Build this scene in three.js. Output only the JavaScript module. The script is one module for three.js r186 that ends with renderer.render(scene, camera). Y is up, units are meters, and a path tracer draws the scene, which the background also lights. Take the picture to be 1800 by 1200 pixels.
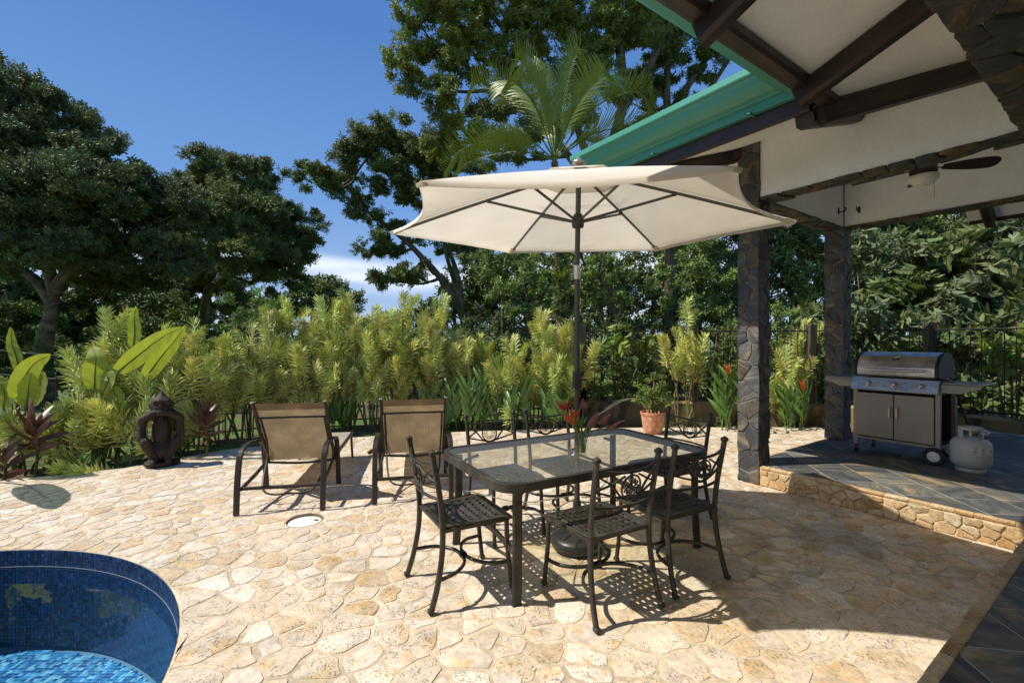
import * as THREE from 'three';
import { mergeGeometries, mergeVertices } from 'three/addons/utils/BufferGeometryUtils.js';
import { RoundedBoxGeometry } from 'three/addons/geometries/RoundedBoxGeometry.js';
import { MarchingCubes } from 'three/addons/objects/MarchingCubes.js';

// ---------- camera, sky, sun, exposure ----------
const scene = new THREE.Scene();
const camera = new THREE.PerspectiveCamera(73.74, 1024 / 682, 0.05, 600);
camera.position.set(0, 1.5, 0);
camera.lookAt(0, 1.5, -10);
const renderer = new THREE.WebGLRenderer({ antialias: true });
renderer.toneMapping = THREE.LinearToneMapping;
renderer.toneMappingExposure = 1.27;
renderer.shadowMap.enabled = true;

// sun: from the left, 53 degrees up, a little behind the camera
const SUN_DIR = new THREE.Vector3(-0.751, 1, 0.092).normalize();
const sun = new THREE.DirectionalLight(new THREE.Color().setRGB(1, 0.94, 0.84), 4.6);
sun.position.copy(SUN_DIR).multiplyScalar(60).add(new THREE.Vector3(0, 0, -8));
sun.target.position.set(0, 0, -8);
sun.castShadow = true;
sun.shadow.mapSize.set(4096, 4096);
Object.assign(sun.shadow.camera, { left: -30, right: 30, top: 30, bottom: -30, near: 1, far: 140 });
scene.add(sun, sun.target);

// ---------- random numbers and noise ----------
function rng(seed) { let a = seed | 0; return () => { a = (a + 0x6d2b79f5) | 0; let t = Math.imul(a ^ (a >>> 15), 1 | a); t = (t + Math.imul(t ^ (t >>> 7), 61 | t)) ^ t; return ((t ^ (t >>> 14)) >>> 0) / 4294967296; }; }
function hash(x, y, s) { let h = Math.imul(x, 374761393) ^ Math.imul(y, 668265263) ^ Math.imul(s, 2246822519); h = Math.imul(h ^ (h >>> 13), 1274126177); return ((h ^ (h >>> 16)) >>> 0) / 4294967296; }
function vnoise(x, y, px, py, s) {           // value noise that repeats after px, py cells
  const xi = Math.floor(x), yi = Math.floor(y), fx = x - xi, fy = y - yi;
  const u = fx * fx * (3 - 2 * fx), v = fy * fy * (3 - 2 * fy);
  const m = (a, n) => ((a % n) + n) % n;
  const x0 = m(xi, px), x1 = m(xi + 1, px), y0 = m(yi, py), y1 = m(yi + 1, py);
  return (hash(x0, y0, s) * (1 - u) + hash(x1, y0, s) * u) * (1 - v) + (hash(x0, y1, s) * (1 - u) + hash(x1, y1, s) * u) * v;
}
function fbm(u, v, fx, fy, oct, s) { let a = 0, w = 0.5, t = 0; for (let i = 0; i < oct; i++) { a += w * vnoise(u * fx, v * fy, fx, fy, s + i); t += w; w *= 0.5; fx *= 2; fy *= 2; } return a / t; }
const clamp = (x, a = 0, b = 1) => Math.min(b, Math.max(a, x));
const mix = (a, b, t) => a + (b - a) * t;
const smooth = (a, b, x) => { const t = clamp((x - a) / (b - a)); return t * t * (3 - 2 * t); };
function texture(n, fn, srgb = true, rep = 1) {
  const d = new Uint8Array(n * n * 4);
  for (let j = 0; j < n; j++) for (let i = 0; i < n; i++) {
    const c = fn((i + 0.5) / n, (j + 0.5) / n), k = (j * n + i) * 4;
    const q = Array.isArray(c) ? c : [c, c, c];
    for (let m = 0; m < 3; m++) d[k + m] = clamp(q[m]) * 255; d[k + 3] = 255;
  }
  const t = new THREE.DataTexture(d, n, n); t.wrapS = t.wrapT = THREE.RepeatWrapping; t.magFilter = THREE.LinearFilter; t.minFilter = THREE.LinearMipmapLinearFilter; t.generateMipmaps = true;
  if (srgb) t.colorSpace = THREE.SRGBColorSpace; t.repeat.set(rep, rep); t.needsUpdate = true; return t;
}
const lin = (r, g, b) => new THREE.Color().setRGB(r, g, b);

// sky: clear deep blue, thin white cloud low over the horizon
{
  const W = 1024, H = 512, d = new Float32Array(W * H * 4);
  const stops = [[-90, [0.10, 0.11, 0.09]], [-3, [0.22, 0.25, 0.25]], [0, [0.42, 0.52, 0.66]], [6, [0.27, 0.41, 0.65]], [16, [0.14, 0.285, 0.59]], [33, [0.077, 0.185, 0.46]], [60, [0.06, 0.15, 0.40]], [90, [0.05, 0.135, 0.37]]];
  for (let j = 0; j < H; j++) for (let i = 0; i < W; i++) {
    const el = ((j + 0.5) / H - 0.5) * 180, u = (i + 0.5) / W;
    let k = 0; while (k < stops.length - 2 && stops[k + 1][0] < el) k++;
    const t = clamp((el - stops[k][0]) / (stops[k + 1][0] - stops[k][0]));
    let c = stops[k][1].map((a, m) => mix(a, stops[k + 1][1][m], t));
    const band = smooth(0, 4, el) * (1 - smooth(8, 15, el));
    const n = fbm(u, el / 180 + 0.5, 14, 60, 5, 7);
    const cl = band * smooth(0.42, 0.66, n) * 0.85;
    c = c.map((a, m) => mix(a, [0.80, 0.86, 0.96][m], cl));
    const q = (j * W + i) * 4; d[q] = c[0]; d[q + 1] = c[1]; d[q + 2] = c[2]; d[q + 3] = 1;
  }
  const sky = new THREE.DataTexture(d, W, H, THREE.RGBAFormat, THREE.FloatType);
  sky.mapping = THREE.EquirectangularReflectionMapping; sky.magFilter = sky.minFilter = THREE.LinearFilter; sky.wrapS = THREE.RepeatWrapping; sky.needsUpdate = true;
  scene.background = sky; scene.environment = sky;
}

// ---------- naming and placing ----------
const taken = {};
function numbered(n) { const k = taken[n] = (taken[n] ?? -1) + 1; return k ? `${n}_${String(k).padStart(3, '0')}` : n; }
function tag(o, label, category, group, kind) { o.userData.label = label; if (category) o.userData.category = category; if (group) o.userData.group = group; if (kind) o.userData.kind = kind; return o; }
function thing(name, label, category, pos = [0, 0, 0], turn = 0, group, kind) {
  const o = new THREE.Group(); o.name = numbered(name); o.position.set(...pos); o.rotation.y = turn; scene.add(o);
  return tag(o, label, category, group, kind);
}
function part(name, geo, mat, parent, kind) { const m = new THREE.Mesh(geo, mat); m.name = name; parent.add(m); if (kind) m.userData.kind = kind; return m; }
const V = (x, y, z) => new THREE.Vector3(x, y, z);
function at(geo, x = 0, y = 0, z = 0, rx = 0, ry = 0, rz = 0) { if (rx || ry || rz) geo.applyMatrix4(new THREE.Matrix4().makeRotationFromEuler(new THREE.Euler(rx, ry, rz))); geo.translate(x, y, z); return geo; }
const box = (w, h, d, x = 0, y = 0, z = 0) => at(new THREE.BoxGeometry(w, h, d), x, y, z);
function rbox(w, h, d, r = 0.004, x = 0, y = 0, z = 0) { return at(new RoundedBoxGeometry(w, h, d, 2, Math.min(r, w / 2.01, h / 2.01, d / 2.01)), x, y, z); }
const cyl = (r0, r1, h, n = 20, x = 0, y = 0, z = 0) => at(new THREE.CylinderGeometry(r1, r0, h, n), x, y, z);
function join(list) { return mergeGeometries(list.map((g) => { const q = g.index ? g.toNonIndexed() : g; for (const k of Object.keys(q.attributes)) if (!['position', 'normal', 'uv'].includes(k)) q.deleteAttribute(k); return q; })); }
// a bar with a chamfered rectangular section swept along points
function bar(pts, w, h, ref = V(0, 1, 0), smoothN = 0, taper) {
  let P = pts.map((p) => (p.isVector3 ? p : V(...p)));
  if (smoothN) P = new THREE.CatmullRomCurve3(P).getPoints(smoothN);
  const c = Math.min(w, h) * 0.22, a = w / 2, b = h / 2;
  const sec = [[-a + c, -b], [a - c, -b], [a, -b + c], [a, b - c], [a - c, b], [-a + c, b], [-a, b - c], [-a, -b + c]];
  const pos = [], idx = [], uv = [], n = P.length; let L = 0;
  for (let i = 0; i < n; i++) {
    const t = V().subVectors(P[Math.min(n - 1, i + 1)], P[Math.max(0, i - 1)]).normalize();
    let s = V().crossVectors(t, ref); if (s.lengthSq() < 1e-4) s = V().crossVectors(t, V(1, 0, 0.01)); s.normalize();
    const u = V().crossVectors(s, t), k = taper ? taper(i / (n - 1)) : 1;
    if (i) L += P[i].distanceTo(P[i - 1]);
    sec.forEach(([x, y], m) => { const q = P[i].clone().addScaledVector(s, x * k).addScaledVector(u, y * k); pos.push(q.x, q.y, q.z); uv.push(m / 8 * (w + h) * 2, L); });
  }
  for (let i = 0; i < n - 1; i++) for (let m = 0; m < 8; m++) { const p = i * 8 + m, q = i * 8 + (m + 1) % 8; idx.push(p, q, p + 8, q, q + 8, p + 8); }
  for (let m = 1; m < 7; m++) { idx.push(0, m + 1, m); const o = (n - 1) * 8; idx.push(o, o + m, o + m + 1); }
  const g = new THREE.BufferGeometry(); g.setAttribute('position', new THREE.Float32BufferAttribute(pos, 3)); g.setAttribute('uv', new THREE.Float32BufferAttribute(uv, 2)); g.setIndex(idx);
  const f = g.toNonIndexed(); f.computeVertexNormals(); return f;
}
function tube(pts, r, seg = 16, rad = 8, taper) {
  const c = new THREE.CatmullRomCurve3(pts.map((p) => (p.isVector3 ? p : V(...p))));
  const g = new THREE.TubeGeometry(c, seg, r, rad);
  if (taper) { const p = g.attributes.position; for (let i = 0; i <= seg; i++) { const o = c.getPointAt(i / seg), k = taper(i / seg); for (let j = 0; j <= rad; j++) { const q = i * (rad + 1) + j; p.setXYZ(q, o.x + (p.getX(q) - o.x) * k, o.y + (p.getY(q) - o.y) * k, o.z + (p.getZ(q) - o.z) * k); } } g.computeVertexNormals(); }
  return g;
}
const lathe = (prof, n = 32) => new THREE.LatheGeometry(prof.map(([r, y]) => new THREE.Vector2(r, y)), n);
function meshFrom(pos, idx, uv) { const g = new THREE.BufferGeometry(); g.setAttribute('position', new THREE.Float32BufferAttribute(pos, 3)); if (uv) g.setAttribute('uv', new THREE.Float32BufferAttribute(uv, 2)); if (idx) g.setIndex(idx); g.computeVertexNormals(); return g; }
// metre uv from the dominant axis of each face
function boxUV(g, s = 1, ox = 0, oy = 0) {
  const q = g.index ? g.toNonIndexed() : g, p = q.attributes.position, uv = new Float32Array(p.count * 2);
  for (let i = 0; i < p.count; i += 3) {
    const a = V().fromBufferAttribute(p, i), b = V().fromBufferAttribute(p, i + 1), c = V().fromBufferAttribute(p, i + 2);
    const n = V().crossVectors(b.clone().sub(a), c.clone().sub(a)); const ax = Math.abs(n.x), ay = Math.abs(n.y), az = Math.abs(n.z);
    [a, b, c].forEach((v, k) => { const [x, y] = ay >= ax && ay >= az ? [v.x, v.z] : ax > az ? [v.z, v.y] : [v.x, v.y]; uv[(i + k) * 2] = x * s + ox; uv[(i + k) * 2 + 1] = y * s + oy; });
  }
  q.setAttribute('uv', new THREE.BufferAttribute(uv, 2)); return q;
}

// ---------- materials ----------
const M = {};
const std = (o) => new THREE.MeshStandardMaterial(o);
const phys = (o) => new THREE.MeshPhysicalMaterial(o);
const travColor = texture(1024, (u, v) => {
  const big = fbm(u, v, 4, 4, 4, 3), fine = fbm(u, v, 40, 40, 3, 11), band = fbm(u, v, 6, 22, 3, 19);
  const zone = smooth(0.5, 0.66, fbm(u, v, 5, 5, 3, 31));
  const pit = smooth(0.66 - zone * 0.06, 0.78, fbm(u, v, 120, 70, 3, 41)) * (0.12 + 0.88 * zone);
  const t = 0.87 + 0.22 * (big - 0.5) + 0.16 * (fine - 0.5) + 0.14 * (band - 0.5);
  const k = 1 - 0.24 * pit, rust = smooth(0.55, 0.75, fbm(u, v, 7, 7, 4, 57)) * 0.1;
  return [t * k * 1.04, t * k * (1.0 - rust * 0.55), t * k * (0.95 - rust * 1.6)];
});
const travBump = texture(1024, (u, v) => {
  const zone = smooth(0.5, 0.66, fbm(u, v, 5, 5, 3, 31));
  const pit = smooth(0.64 - zone * 0.06, 0.78, fbm(u, v, 120, 70, 3, 41)) * (0.12 + 0.88 * zone);
  return 0.55 + 0.25 * (fbm(u, v, 20, 20, 4, 13) - 0.5) + 0.2 * (fbm(u, v, 5, 5, 2, 17) - 0.5) - 0.45 * pit;
}, false);
const stoneTones = [[0.72, 0.66, 0.56], [0.77, 0.72, 0.64], [0.70, 0.62, 0.50], [0.73, 0.68, 0.59], [0.66, 0.55, 0.40], [0.79, 0.76, 0.70], [0.71, 0.65, 0.56]];
M.stones = stoneTones.map(([r, g, b]) => std({ color: lin(r, g, b), map: travColor, bumpMap: travBump, bumpScale: 0.006, roughness: 0.82 }));
const mortarTex = texture(512, (u, v) => { const a = fbm(u, v, 60, 60, 3, 5), b = fbm(u, v, 5, 5, 4, 6); const t = 0.76 + 0.22 * (a - 0.5) + 0.3 * (b - 0.5); return [t, t * 0.97, t * 0.92]; });
M.mortar = std({ color: lin(0.95, 0.84, 0.67), map: mortarTex, bumpMap: mortarTex, bumpScale: 0.003, roughness: 0.95 });
M.riser = [[0.66, 0.51, 0.31], [0.70, 0.57, 0.37], [0.60, 0.44, 0.25], [0.70, 0.59, 0.42]].map(([r, g, b]) => std({ color: lin(r, g, b), map: travColor, bumpMap: travBump, bumpScale: 0.006, roughness: 0.85 }));
M.riserBed = std({ color: lin(0.95, 0.77, 0.50), map: mortarTex, roughness: 0.95 });
const slateTex = texture(1024, (u, v) => {
  const w = fbm(u, v, 4, 4, 3, 71), s = fbm(u + 0.12 * w, v + 0.05 * w, 5, 26, 5, 73), f = fbm(u, v, 30, 90, 3, 75), tan = smooth(0.5, 0.72, fbm(u, v + 0.1 * w, 3, 11, 4, 77));
  const t = 0.60 + 0.40 * (s - 0.5) + 0.2 * (f - 0.5);
  return [mix(t * 0.90, t * 1.28, tan), mix(t * 0.93, t * 1.18, tan), mix(t * 0.95, t * 1.0, tan)];
});
M.tiles = [[0.34, 0.32, 0.28], [0.50, 0.46, 0.38], [0.24, 0.235, 0.225], [0.44, 0.39, 0.31]].map(([r, g, b]) => std({ color: lin(r, g, b), map: slateTex, bumpMap: slateTex, bumpScale: 0.0015, roughness: 0.62 }));
M.grout = std({ color: lin(0.40, 0.38, 0.34), roughness: 0.95 });
M.columnStones = [[0.27, 0.26, 0.25], [0.33, 0.315, 0.30], [0.20, 0.195, 0.19], [0.36, 0.34, 0.32], [0.27, 0.25, 0.225]].map(([r, g, b]) => std({ color: lin(r, g, b), map: slateTex, bumpMap: slateTex, bumpScale: 0.012, roughness: 0.72 }));
M.beamStones = [[0.19, 0.175, 0.145], [0.15, 0.14, 0.125], [0.24, 0.215, 0.17], [0.28, 0.2, 0.11], [0.16, 0.15, 0.135], [0.18, 0.165, 0.14]].map(([r, g, b]) => std({ color: lin(r, g, b), map: slateTex, bumpMap: slateTex, bumpScale: 0.012, roughness: 0.6 }));
M.columnMortar = std({ color: lin(0.38, 0.375, 0.36), map: mortarTex, roughness: 0.95 });
const plasterTex = texture(512, (u, v) => { const t = 0.95 + 0.05 * (fbm(u, v, 4, 4, 5, 81) - 0.5) + 0.04 * (fbm(u, v, 80, 80, 2, 83) - 0.5); return [t, t * 0.995, t * 0.975]; });
M.plaster = std({ color: lin(0.97, 0.98, 0.99), map: plasterTex, bumpMap: plasterTex, bumpScale: 0.004, roughness: 0.9 });
M.soffit = M.plaster;
const woodTex = texture(512, (u, v) => { const w = fbm(u, v, 3, 6, 3, 91); const g = fbm(u + 0.03 * w, v, 48, 4, 4, 93); const t = 0.45 + 0.5 * (g - 0.3) + 0.2 * (w - 0.5); return [t * 1.1, t * 0.9, t * 0.82]; });
M.darkWood = std({ color: lin(0.085, 0.065, 0.058), map: woodTex, bumpMap: woodTex, bumpScale: 0.002, roughness: 0.45 });
M.green = std({ color: lin(0.075, 0.34, 0.26), roughness: 0.38, metalness: 0.05, map: plasterTex });
M.roof = std({ color: lin(0.04, 0.22, 0.15), roughness: 0.5 });
const castTex = texture(512, (u, v) => { const a = fbm(u, v, 8, 8, 5, 101), b = fbm(u, v, 70, 70, 2, 103); const t = 0.62 + 0.5 * (a - 0.5) + 0.25 * (b - 0.5); return [t * 1.04, t, t * 0.94]; });
M.cast = std({ color: lin(0.125, 0.118, 0.11), map: castTex, bumpMap: castTex, bumpScale: 0.0012, roughness: 0.44, metalness: 0.25 });
M.tableFrame = std({ color: lin(0.115, 0.108, 0.10), map: castTex, roughness: 0.5, metalness: 0.2 });
M.loungeFrame = std({ color: lin(0.085, 0.072, 0.06), map: castTex, roughness: 0.5, metalness: 0.15 });
const weaveTex = texture(512, (u, v) => { const a = Math.sin(u * 512 * 0.7854) * 0.5 + 0.5, b = Math.sin(v * 512 * 0.7854) * 0.5 + 0.5; const n = fbm(u, v, 6, 6, 4, 113), st = smooth(0.58, 0.75, fbm(u, v, 14, 10, 4, 117)); const t = 0.66 + 0.12 * (a - b) + 0.22 * (n - 0.5); return [t + st * 0.06, t * 0.98 + st * 0.05, t * 0.93 + st * 0.03]; });
M.sling = phys({ color: lin(0.85, 0.66, 0.42), map: weaveTex, bumpMap: weaveTex, bumpScale: 0.0008, roughness: 0.95, transmission: 0.42, thickness: 0, side: THREE.DoubleSide });
M.slingHem = phys({ color: lin(0.55, 0.41, 0.24), map: weaveTex, roughness: 0.95, side: THREE.DoubleSide });
const clothTex = texture(512, (u, v) => { const n = fbm(u, v, 5, 5, 5, 121), st = smooth(0.6, 0.78, fbm(u, v, 3, 9, 4, 127)); const t = 0.93 + 0.08 * (n - 0.5) - st * 0.07; return [t, t * 0.985, t * 0.955]; });
M.canvas = phys({ color: lin(0.92, 0.86, 0.74), map: clothTex, bumpMap: clothTex, bumpScale: 0.006, roughness: 0.95, transmission: 0.6, thickness: 0, side: THREE.DoubleSide });
M.pole = std({ color: lin(0.075, 0.07, 0.065), roughness: 0.42, metalness: 0.35 });
M.silver = std({ color: lin(0.55, 0.54, 0.5), roughness: 0.35, metalness: 0.8 });
M.blackPlastic = std({ color: lin(0.028, 0.029, 0.032), roughness: 0.38, bumpMap: castTex, bumpScale: 0.001 });
const pebbleTex = texture(1024, (u, v) => { let best = 9; const n = 56, x = u * n, y = v * n * 0.75 + 0, N = Math.round(n * 0.75); const yy = v * N; for (let j = -1; j < 2; j++) for (let i = -1; i < 2; i++) { const cx = Math.floor(x) + i, cy = Math.floor(yy) + j; const mx = ((cx % n) + n) % n, my = ((cy % N) + N) % N; best = Math.min(best, Math.hypot(cx + 0.15 + 0.7 * hash(mx, my, 1) - x, cy + 0.15 + 0.7 * hash(mx, my, 2) - yy)); } return clamp(1 - best * best * 1.1); }, false);
M.tableGlass = phys({ color: lin(0.95, 0.93, 0.77), transmission: 1, thickness: 0, roughness: 0.34, bumpMap: pebbleTex, bumpScale: 0.008, ior: 1.8, side: THREE.DoubleSide });
M.glass = phys({ color: lin(0.93, 0.96, 0.93), transmission: 1, thickness: 0, roughness: 0.03, side: THREE.DoubleSide });
const brushTex = texture(512, (u, v) => { const a = fbm(u, v, 3, 180, 3, 131), b = fbm(u, v, 5, 5, 5, 133), st = smooth(0.6, 0.8, fbm(u, v, 40, 6, 4, 137)); const t = 0.78 + 0.22 * (a - 0.5) + 0.28 * (b - 0.5) - 0.12 * st; return [t, t * 0.975, t * 0.94]; });
M.steel = std({ color: lin(0.95, 0.93, 0.90), map: brushTex, bumpMap: brushTex, bumpScale: 0.0006, roughness: 0.33, metalness: 0.95 });
M.steelDull = std({ color: lin(0.30, 0.27, 0.235), map: plasterTex, bumpMap: brushTex, bumpScale: 0.0003, roughness: 0.42, metalness: 0.7 });
M.brass = std({ color: lin(0.62, 0.52, 0.36), roughness: 0.35, metalness: 0.8 });
M.black = std({ color: lin(0.015, 0.015, 0.015), roughness: 0.6 });
M.rubber = std({ color: lin(0.02, 0.02, 0.02), roughness: 0.7 });
M.whiteTank = std({ color: lin(0.55, 0.55, 0.51), map: plasterTex, roughness: 0.42 });
M.white = std({ color: lin(0.78, 0.76, 0.70), roughness: 0.6 });
M.lampGlass = std({ color: lin(0.80, 0.76, 0.66), roughness: 0.3 });
M.wire = std({ color: lin(0.2, 0.2, 0.2), roughness: 0.6 });
M.iron = std({ color: lin(0.035, 0.03, 0.027), map: castTex, roughness: 0.65 });
M.rustIron = std({ color: lin(0.16, 0.115, 0.085), map: castTex, roughness: 0.75 });
const wallTex = texture(512, (u, v) => { const a = fbm(u, v, 5, 5, 5, 141), st = smooth(0.45, 0.7, fbm(u, v, 8, 3, 5, 143)); const t = 0.75 + 0.3 * (a - 0.5) - st * 0.35; return [t, t * 0.93, t * 0.78]; });
M.gardenWall = std({ color: lin(0.55, 0.48, 0.33), map: wallTex, bumpMap: wallTex, bumpScale: 0.004, roughness: 0.95 });
const barkTex = texture(512, (u, v) => { const a = fbm(u, v, 22, 5, 5, 151), b = fbm(u, v, 4, 4, 4, 153), moss = smooth(0.52, 0.7, fbm(u, v, 6, 6, 5, 157)); const t = 0.5 + 0.55 * (a - 0.45) + 0.3 * (b - 0.5); return [mix(t, t * 0.7, moss), mix(t * 0.94, t * 0.86, moss), mix(t * 0.84, t * 0.46, moss)]; });
M.bark = std({ color: lin(0.5, 0.44, 0.37), map: barkTex, bumpMap: barkTex, bumpScale: 0.03, roughness: 0.95 });
M.paleBark = std({ color: lin(0.8, 0.74, 0.64), map: barkTex, bumpMap: barkTex, bumpScale: 0.02, roughness: 0.95 });
M.stem = std({ color: lin(0.75, 0.62, 0.4), map: barkTex, roughness: 0.9 });
M.greenStem = std({ color: lin(0.5, 0.72, 0.16), map: barkTex, roughness: 0.7 });
const statueTex = texture(512, (u, v) => { const a = fbm(u, v, 40, 6, 4, 161), b = fbm(u, v, 5, 5, 4, 163); const t = 0.55 + 0.5 * (a - 0.5) + 0.35 * (b - 0.5); return [t, t * 0.88, t * 0.78]; });
M.carvedWood = std({ color: lin(0.11, 0.08, 0.06), map: statueTex, bumpMap: statueTex, bumpScale: 0.008, roughness: 0.75 });
const leafMat = (o) => phys({ roughness: 0.5, transmission: 0.4, thickness: 0, side: THREE.DoubleSide, ...o });
M.leaf = leafMat({ color: lin(1, 1, 1), roughness: 0.66 });
M.farLeaf = std({ color: lin(1, 1, 1), roughness: 0.7, side: THREE.DoubleSide });               // tone comes from each copy's own colour
M.variegated = leafMat({ color: lin(1, 1, 1), vertexColors: true, roughness: 0.55, transmission: 0.2 });
M.bigLeaf = leafMat({ color: lin(0.44, 0.52, 0.04), roughness: 0.8, transmission: 0.7 });
M.blade = leafMat({ color: lin(0.13, 0.25, 0.04), roughness: 0.42 });
M.palm = leafMat({ color: lin(0.19, 0.26, 0.04), roughness: 0.5, transmission: 0.25 });
M.cordyline = leafMat({ color: lin(0.14, 0.055, 0.035), roughness: 0.42 });
M.redFlower = leafMat({ color: lin(0.55, 0.03, 0.04) });
M.orangeFlower = leafMat({ color: lin(0.75, 0.17, 0.02) });
M.pinkFlower = leafMat({ color: lin(0.5, 0.16, 0.2) });
M.terracotta = std({ color: lin(0.98, 0.46, 0.27), map: mortarTex, roughness: 0.85 });
M.potPrint = std({ color: lin(1.0, 0.72, 0.55), map: mortarTex, roughness: 0.9 });
M.soil = std({ color: lin(0.07, 0.05, 0.03), roughness: 1 });

// ---------- stones: cells of a Voronoi diagram, shrunk by the joint and softened ----------
function clipHalf(poly, px, py, nx, ny) { const out = []; for (let i = 0; i < poly.length; i++) { const a = poly[i], b = poly[(i + 1) % poly.length]; const da = (a[0] - px) * nx + (a[1] - py) * ny, db = (b[0] - px) * nx + (b[1] - py) * ny; if (da <= 0) out.push(a); if ((da < 0 && db > 0) || (da > 0 && db < 0)) { const t = da / (da - db); out.push([a[0] + (b[0] - a[0]) * t, a[1] + (b[1] - a[1]) * t]); } } return out; }
function cells(sites, bounds, gap, R, reach) {
  const cellsOut = [], S = reach, grid = new Map(), key = (x, y) => x * 4096 + y;
  sites.forEach((s, i) => { const k = key(Math.floor(s[0] / S) + 2000, Math.floor(s[1] / S) + 2000); if (!grid.has(k)) grid.set(k, []); grid.get(k).push(i); });
  sites.forEach((s, i) => {
    let poly = bounds.map((b) => [...b]);
    poly = clipHalf(poly, s[0] + S, s[1], 1, 0); poly = clipHalf(poly, s[0] - S, s[1], -1, 0); poly = clipHalf(poly, s[0], s[1] + S, 0, 1); poly = clipHalf(poly, s[0], s[1] - S, 0, -1);
    const gx = Math.floor(s[0] / S) + 2000, gy = Math.floor(s[1] / S) + 2000;
    for (let a = -2; a <= 2; a++) for (let b = -2; b <= 2; b++) for (const j of grid.get(key(gx + a, gy + b)) ?? []) {
      if (j === i || poly.length < 3) continue; const o = sites[j], dx = o[0] - s[0], dy = o[1] - s[1], L = Math.hypot(dx, dy); if (L > 2.5 * S) continue;
      const g = gap * (0.6 + 0.8 * R());
      poly = clipHalf(poly, s[0] + dx / 2 - dx / L * g / 2, s[1] + dy / 2 - dy / L * g / 2, dx / L, dy / L);
    }
    if (poly.length < 3) return;
    let area = 0; poly.forEach((p, k) => { const q = poly[(k + 1) % poly.length]; area += p[0] * q[1] - q[0] * p[1]; });
    if (Math.abs(area) / 2 > gap * gap * 1.5) cellsOut.push({ site: s, poly: area < 0 ? poly.reverse() : poly, area: Math.abs(area) / 2 });
  });
  return cellsOut;
}
function soften(poly, R, rough) {                 // cut the corners, then wobble the outline a little
  const out = [];
  for (let i = 0; i < poly.length; i++) {
    const a = poly[i], b = poly[(i + 1) % poly.length], L = Math.hypot(b[0] - a[0], b[1] - a[1]); if (L < 0.004) continue;
    const c = 0.05 + 0.10 * R();
    out.push([mix(a[0], b[0], c), mix(a[1], b[1], c)]);
    if (L > rough * 7) { const w = (R() - 0.5) * 2 * rough, m = 0.4 + 0.2 * R(); out.push([mix(a[0], b[0], m) + (b[1] - a[1]) / L * -w, mix(a[1], b[1], m) + (b[0] - a[0]) / L * w]); }
    out.push([mix(a[0], b[0], 1 - c), mix(a[1], b[1], 1 - c)]);
  }
  return out;
}
// a slab with a bevelled rim; the outline lies in x, y and the face looks along +z
function slab(poly, depth, bevel, R, uvScale = 0.9, tilt = 0) {
  const n = poly.length; let cx = 0, cy = 0; poly.forEach((p) => { cx += p[0] / n; cy += p[1] / n; });
  const pos = [], idx = [], uv = [], rot = R() * 6.283, ou = R() * 10, ov = R() * 10, tx = (R() - 0.5) * tilt, ty = (R() - 0.5) * tilt;
  const put = (x, y, z) => { pos.push(x, y, z + (x - cx) * tx + (y - cy) * ty); uv.push(((x - cx) * Math.cos(rot) - (y - cy) * Math.sin(rot)) * uvScale + ou, ((x - cx) * Math.sin(rot) + (y - cy) * Math.cos(rot)) * uvScale + ov); };
  const rad = Math.min(...poly.map((p) => Math.hypot(p[0] - cx, p[1] - cy))), k = 1 - Math.min(0.35, bevel / Math.max(rad, 1e-3));
  poly.forEach((p) => put(p[0], p[1], 0)); poly.forEach((p) => put(p[0], p[1], depth - bevel * 0.55)); poly.forEach((p) => put(cx + (p[0] - cx) * k, cy + (p[1] - cy) * k, depth));
  put(cx, cy, depth + (R() - 0.3) * bevel * 0.25);
  for (let i = 0; i < n; i++) { const j = (i + 1) % n; idx.push(i, j, n + j, i, n + j, n + i, n + i, n + j, 2 * n + j, n + i, 2 * n + j, 2 * n + i, 2 * n + i, 2 * n + j, 3 * n); }
  return meshFrom(pos, idx, uv);
}
const flat = (g) => g.rotateX(-Math.PI / 2);       // x, y outline -> lies on the ground (y becomes -z)

// house axes: local x runs right and away (u), local z runs right and towards the camera (v)
const PHI = 34.5 * Math.PI / 180, CU = Math.cos(PHI), SU = Math.sin(PHI);
const UV = (u, v, y = 0) => V(u * CU + v * SU, y, -u * SU + v * CU);
// ================= THE SETTING =================
const POOL = { x: -3.43, d: 1.247, r: 2.03 };
const patioEdge = [[-9, -3], [-9, 3.7], [-7, 4.25], [-5.5, 4.9], [-4.6, 5.4], [-3.95, 6.35], [-2.4, 7.15], [-0.7, 7.6], [1, 7.85], [2.6, 7.95], [5.3, 7.95], [6.35, 7.05], [7.6, 5.5], [9, 4], [10, 2], [10, -3]];
function inside(poly, x, y) { let c = false; for (let i = 0, j = poly.length - 1; i < poly.length; j = i++) { const [xi, yi] = poly[i], [xj, yj] = poly[j]; if ((yi > y) !== (yj > y) && x < (xj - xi) * (y - yi) / (yj - yi) + xi) c = !c; } return c; }
const onDeck = (x, d, m = 0) => { const u = x * CU + d * SU, v = x * SU - d * CU; return (u > 4.8 - m && v > -2.66 - m) || v > -0.56 - m; };
function groundY(x, d) {
  const far = Math.max(0, d - 9.5), side = smooth(3, -3, x);
  const roll = (fbm((x + 100) / 200, (d + 100) / 200, 16, 16, 3, 201) - 0.5) * smooth(9, 16, d) * 1.2;
  return -0.05 - Math.min(5, far * mix(0.03, 0.13, side)) + roll + Math.max(0, d - 60) * 0.02;
}
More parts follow.
